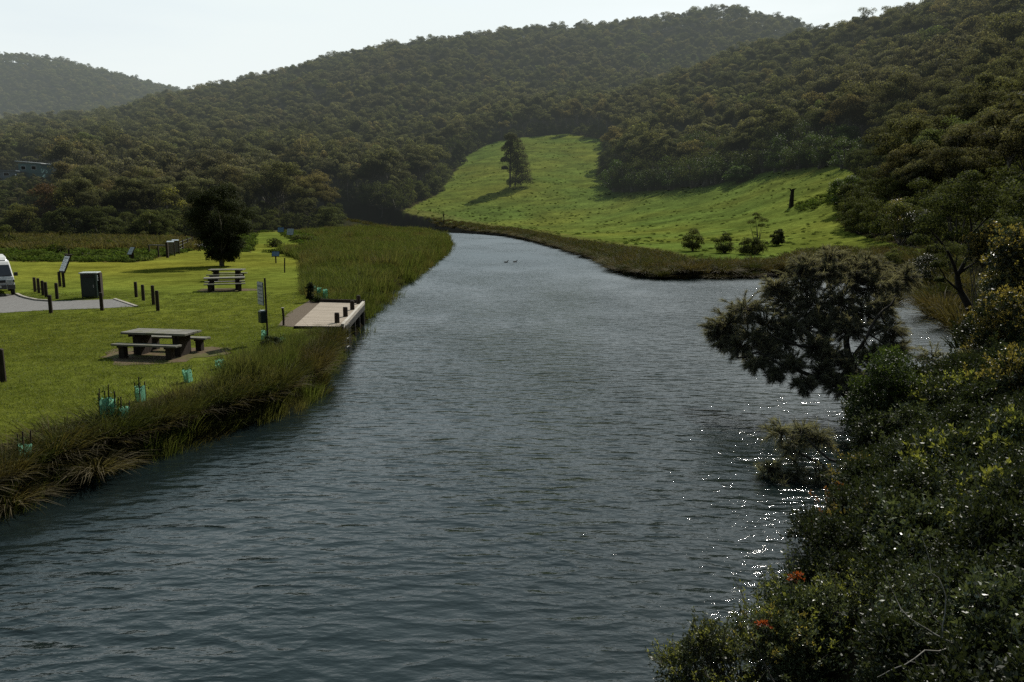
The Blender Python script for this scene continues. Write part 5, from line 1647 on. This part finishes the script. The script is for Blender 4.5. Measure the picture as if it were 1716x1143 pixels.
def shrub(px, py, y, rxp, rzp, label, seed, m1, m2=None, f2=.15, L_=.055, w_=.011, nt_=1500, k=7, lobes=13, name='shrub', dep=1.):
    """px,py: centre of the visible mass; rxp, rzp: half size in photo pixels"""
    r = np.random.default_rng(seed)
    s = y / F
    c = V3(px, py, y); rx, rz_ = rxp * s, rzp * s
    bz = gz(c[0] + .25, c[1])
    if river_sd(np.array([c[0]]), np.array([c[1]]))[0] < .3:
        bx_ = c[0] + rx * .9; bz = gz(bx_, c[1])
    else: bx_ = c[0]
    base = np.array([bx_, y, bz - .05])
    e = empty(name, tuple(base), 0, label, 'shrub')
    fo = []; st = []
    cc = c - base
    for i in range(lobes):
        a_ = 2 * PI * i * .382 + r.uniform(-.3, .3); q = .70 * math.sqrt((i + .5) / lobes)
        lc_ = cc + np.array([math.cos(a_) * rx * q, r.uniform(-.55, .55) * rx * dep, math.sin(a_) * rz_ * q])
        lr = (.40 * rx * r.uniform(.75, 1.15), .40 * rx * dep, .42 * rz_ * r.uniform(.75, 1.15))
        n2_ = int(nt_ / lobes * f2) if m2 else 0
        fo.append(rosettes(lc_, *lr, int(nt_ / lobes) - n2_, k, L_, w_, r, tint0=r.uniform(.6, 1.35)))
        if n2_:
            fo.append(rosettes(lc_ + [0, 0, lr[2] * .15], *[q_ * 1.02 for q_ in lr], n2_, k, L_, w_, r, up=.6, shell=.85, tint0=r.uniform(.85, 1.2), mi=1))
        P = wander((r.normal() * .05, r.normal() * .05, -.1), lc_, 4, .12, r, .03)
        st.append(tubeq(P, np.array([.022, .018, .014, .01, .006]) * (1 + rx * .3), 5))
        for _ in range(7):
            d = nrm(r.normal(size=(1, 3)))[0]; q_ = lc_ + d * np.array(lr) * r.uniform(.6, 1.08)
            st.append(tubeq(wander(P[3], q_, 3, .18, r), [.008, .006, .004, .002], 4))
    # leafy shoots that stick out of the crown
    for _ in range(34):
        d = nrm(r.normal(size=(1, 3)))[0]; d[2] = abs(d[2]) * .9 + .1
        q0 = cc + d * np.array([rx, rx * dep, rz_]) * r.uniform(.7, .98)
        q1 = q0 + nrm(np.array([d * .7 + [r.normal() * .3, r.normal() * .3, .9]]))[0] * r.uniform(.12, .34) * (.6 + .4 * rx)
        P = np.array(wander(q0, q1, 3, .15, r)); st.append(tubeq(P, [.005, .004, .003, .0015], 4))
        kk = int(r.uniform(14, 26)); tt = r.uniform(0, 1, kk)[:, None]
        pp = q0 + (q1 - q0) * tt + r.normal(size=(kk, 3)) * .012
        fo.append(leaves(pp, nrm(np.array([q1 - q0])) * .6 + r.normal(size=(kk, 3)) * .6, L_ * 1.15, w_ * 1.1, r, tint=r.uniform(.8, 1.3, kk), mi=1 if r.uniform() < .35 else 0))
    mobj('stem', qmesh('stem', ztrunk(st), [M['bark']]), e)
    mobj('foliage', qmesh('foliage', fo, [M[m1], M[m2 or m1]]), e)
    return e


SHR = [
    # px, py, depth, rx, rz, material, tips, share, leaf length, width, tips count, k, label
    (1395, 1062, 8.6, 175, 105, 'olive', 'lime', .10, .040, .008, 4200, 8, 'large olive small-leaved shrub at the lower right beside the water'),
    (1190, 1130, 8.0, 100, 74, 'olive', 'lime', .12, .036, .007, 2600, 8, 'low olive shrub reaching farthest left over the water at the bottom edge'),
    (1300, 1105, 8.3, 95, 80, 'olive', 'gold', .08, .038, .008, 2400, 8, 'olive shrub filling the gap between the lowest shrub and the large one'),
    (1560, 1085, 7.2, 140, 100, 'olive', 'broad', .3, .042, .010, 2800, 8, 'grey-green shrub behind the bleached dead branch at the bottom edge'),
    (1690, 1080, 6.6, 120, 110, 'broad', 'olive', .2, .055, .014, 2000, 7, 'broad-leaved dark shrub in the bottom right corner'),
    (1560, 930, 9.6, 130, 85, 'broad', 'olive', .25, .070, .019, 2000, 6, 'glossy broad-leaved shrub above the dead branch on the right bank'),
    (1690, 900, 9.2, 110, 110, 'broad', 'lime', .10, .070, .018, 2000, 6, 'glossy dark shrub with few bright tips at the right edge'),
    (1455, 905, 11.0, 75, 70, 'broad', 'gold', .12, .060, .015, 1300, 6, 'low leafy shrub between the orange shrub and the olive shrub'),
    (1405, 880, 12.2, 42, 62, 'shade', 'orange', .18, .050, .012, 900, 6, 'narrow shrub with orange-brown leaves hanging at the water edge'),
    (1440, 815, 13.8, 60, 50, 'shade', 'gold', .25, .050, .012, 1000, 6, 'shrub with brown and yellow leaves right of the small feathery casuarina'),
    (1600, 800, 12.4, 100, 70, 'broad', 'lime', .22, .085, .017, 1500, 7, 'dark shrub with bright lime-green leaf rosettes in the middle of the right bank'),
    (1695, 780, 12.0, 80, 80, 'broad', 'lime', .25, .085, .017, 1500, 7, 'shrub with lime-green rosettes at the right edge of the picture'),
    (1480, 672, 17.5, 72, 84, 'cone', 'fresh', .2, .060, .010, 3200, 8, 'dense dark green upright shrub at the foot of the leaning casuarina'),
    (1525, 745, 15.6, 85, 62, 'shade', 'olive', .15, .060, .012, 1900, 7, 'deep green tangled shrub below the dense upright shrub'),
    (1610, 690, 16.4, 85, 60, 'shade', 'lime', .2, .075, .014, 1700, 7, 'shrub with scattered yellow-green leaves right of the dense upright shrub'),
    (1690, 660, 16.0, 70, 70, 'shade', 'gold', .3, .075, .015, 1600, 7, 'golden-tipped shrub at the right edge below the steep slope'),
    (1680, 560, 20.5, 60, 75, 'shade', 'gold', .35, .075, .016, 1700, 7, 'tall golden-leaved shrub right of the slender leaning tree'),
    (1700, 455, 25.5, 52, 72, 'broad', 'gold', .30, .085, .022, 2400, 7, 'big shrub with pale shiny leaves behind the crown of the slender tree'),
    (1655, 420, 30.0, 34, 40, 'shade', 'gold', .45, .09, .022, 900, 7, 'small yellow-leaved shrub between the slender tree and the steep slope'),
    (1490, 610, 19.5, 30, 22, 'cone', 'fresh', .4, .05, .01, 600, 8, 'bright green low shrub under the trunk of the leaning casuarina'),
    (1560, 860, 11.0, 70, 45, 'shade', 'olive', .3, .06, .014, 1100, 6, 'shaded shrub in the hollow between glossy and lime-tipped shrubs'),
]
for i, q in enumerate(SHR):
    shrub(q[0], q[1], q[2], q[3], q[4], q[12], 700 + i, q[5], q[6], q[7], q[8], q[9], q[10], q[11])

# red sprigs
for px, py, y_, s_, lab in ((1335, 968, 8.9, .09, 'upper small sprig of red leaves above the olive shrub at the water'), (1277, 1047, 7.6, .05, 'lower tiny sprig of red leaves at the left side of the olive shrub')):
    c = V3(px, py, y_); r = np.random.default_rng(int(px))
    e = empty('red_sprig', (c[0] + .25, c[1], c[2] - .5), 0, lab, 'sprig')
    mobj('leaf', qmesh('leaf', [rosettes((-.25, 0, .5), s_, s_ * .6, s_ * .5, 20, 5, .035, .008, r)], [M['red']]), e)
    mobj('stem', qmesh('stem', ztrunk([tubeq(wander((0, 0, -.3), (-.25 + r.normal() * .06, r.normal() * .05, .5), 3, .1, r), [.01, .008, .006, .003], 5)]), [M['bark']]), e)

# bleached dead branch near the bottom right
r = np.random.default_rng(66)
def P3(a, b, y_): return V3(a, b, y_)
bb = P3(1650, 1118, 6.5)
e = empty('dead_branch', tuple(bb), 0, 'bleached bare branch forking over the shrubs in the bottom right corner', 'branch')
def dbr(pts_, r0, r1, nm='branch'):
    P = []
    for a_, b_ in zip(pts_[:-1], pts_[1:]): P += wander(np.array(a_) - bb, np.array(b_) - bb, 3, .12, r)[:-1]
    P.append(np.array(pts_[-1]) - bb)
    mobj(nm, qmesh(nm, [tubeq(P, np.linspace(r0, r1, len(P)), 7, 0)], [M['deadwood']]), e)
dbr([P3(1670, 1200, 6.2), P3(1652, 1140, 6.4), bb], .045, .03, 'stub')
dbr([bb, P3(1620, 1095, 6.5), P3(1590, 1075, 6.5), P3(1555, 1055, 6.6), P3(1530, 1040, 6.6)], .012, .004)
dbr([P3(1600, 1080, 6.5), P3(1550, 1090, 6.4), P3(1500, 1120, 6.3), P3(1470, 1135, 6.3)], .009, .003)
dbr([P3(1620, 1110, 6.4), P3(1570, 1115, 6.3), P3(1520, 1108, 6.3)], .006, .002)
dbr([bb, P3(1690, 1112, 6.5), P3(1740, 1105, 6.5)], .009, .004)
dbr([P3(1580, 1072, 6.55), P3(1585, 1000, 6.8), P3(1560, 960, 7.), P3(1545, 900, 7.2)], .007, .002)
dbr([P3(1545, 1050, 6.6), P3(1500, 1000, 6.9), P3(1480, 950, 7.)], .005, .002)
mb = MB()

# undergrowth that fills the bank between the shrubs
ug = []
for i in range(3):
    r_ = np.random.default_rng(800 + i)
    fo = [rosettes((r_.normal() * .25, r_.normal() * .25, .28), .42, .42, .35, 260, 6, .065, .013, r_, shell=.3) for _ in range(2)]
    ug.append(qmesh('undergrowth_clump', fo, [M['shade']]))
X, Y = cells(2, 34, 4, 42, .62, rng)
sd = river_sd(X, Y); a, b, _ = proj(X, Y, ground(X, Y))
k = (sd > -.15) & (X > 2) & (a < 2000) & (a > 1200) & ~((a < 1660) & (Y > 20)) & ~((Y > 26) & (a < 1680))
scat('undergrowth', X[k], Y[k], .6, 1.1, ug, 'dark leafy undergrowth covering the right bank between the shrubs', 'undergrowth', smul=np.where(Y[k] > 18, 1.4, 1.))
# ------------------------------------------------------------------ light, sky, camera
SAZ, SEL = math.radians(28), math.radians(41)
S = Vector((math.sin(SAZ) * math.cos(SEL), math.cos(SAZ) * math.cos(SEL), math.sin(SEL)))
ld = bpy.data.lights.new('sun', 'SUN'); ld.energy = 5.4; ld.angle = math.radians(.5); ld.color = (1., .95, .86)
lo = bpy.data.objects.new('sun', ld); COL.objects.link(lo); lo.rotation_euler = S.to_track_quat('Z', 'Y').to_euler()
w = bpy.data.worlds.new('World'); scene.world = w; w.use_nodes = True
nt = w.node_tree
for n_ in list(nt.nodes): nt.nodes.remove(n_)
out = nt.nodes.new('ShaderNodeOutputWorld'); bg = nt.nodes.new('ShaderNodeBackground')
sky = nt.nodes.new('ShaderNodeTexSky'); sky.sky_type = 'NISHITA'; sky.sun_disc = False
sky.sun_elevation = SEL; sky.sun_rotation = SAZ; sky.air_density = 1.; sky.dust_density = 2.5; sky.ozone_density = 1.2
tc = nt.nodes.new('ShaderNodeTexCoord')
mp = nt.nodes.new('ShaderNodeMapping'); mp.inputs['Scale'].default_value = (1., 1., 4.5)
nt.links.new(tc.outputs['Generated'], mp.inputs[0])
nz = nt.nodes.new('ShaderNodeTexNoise'); nz.inputs['Scale'].default_value = 1.6; nz.inputs['Detail'].default_value = 6; nz.inputs['Roughness'].default_value = .5
nt.links.new(mp.outputs[0], nz.inputs['Vector'])
cf = ramp(nt, nz.outputs[0], [(.35, .7), (.6, .98)])
sp = nt.nodes.new('ShaderNodeSeparateXYZ'); nt.links.new(tc.outputs['Generated'], sp.inputs[0])
veil = ramp(nt, sp.outputs[2], [(0., (6.7, 6.95, 6.8)), (.24, (6.4, 7.0, 7.0)), (.42, (4.2, 5.3, 5.6)), (.62, (2.6, 3.7, 4.1)), (1., (1.7, 2.5, 2.9))])
back = ramp(nt, mth(nt, 'MULTIPLY_ADD', sp.outputs[1], .5, .5), [(.25, .2), (.8, 1.)])  # unseen sky behind the camera dimmed to deepen the shadows
veil = mixc(nt, 1., veil, back, 'MULTIPLY')
c = mixc(nt, cf, sky.outputs[0], veil)
nt.links.new(c, bg.inputs[0]); bg.inputs[1].default_value = .135
nt.links.new(bg.outputs[0], out.inputs[0])
cam = bpy.data.cameras.new('camera'); co = bpy.data.objects.new('camera', cam); COL.objects.link(co)
cam.sensor_width = 36.; cam.lens = F / PW * 36.; cam.clip_end = 8000.; cam.clip_start = .1
co.location = (0, 0, CAMZ); co.rotation_euler = (PI / 2 - TH, 0, 0)
scene.camera = co
scene.view_settings.view_transform = 'Standard'; scene.view_settings.look = 'None'; scene.view_settings.exposure = 0.
scene.render.engine = 'CYCLES'
scene.cycles.use_denoising = False
scene.cycles.max_bounces = 4; scene.cycles.transparent_max_bounces = 8; scene.cycles.diffuse_bounces = 2; scene.cycles.glossy_bounces = 2
scene.cycles.transmission_bounces = 2
scene.cycles.caustics_reflective = False; scene.cycles.caustics_refractive = False
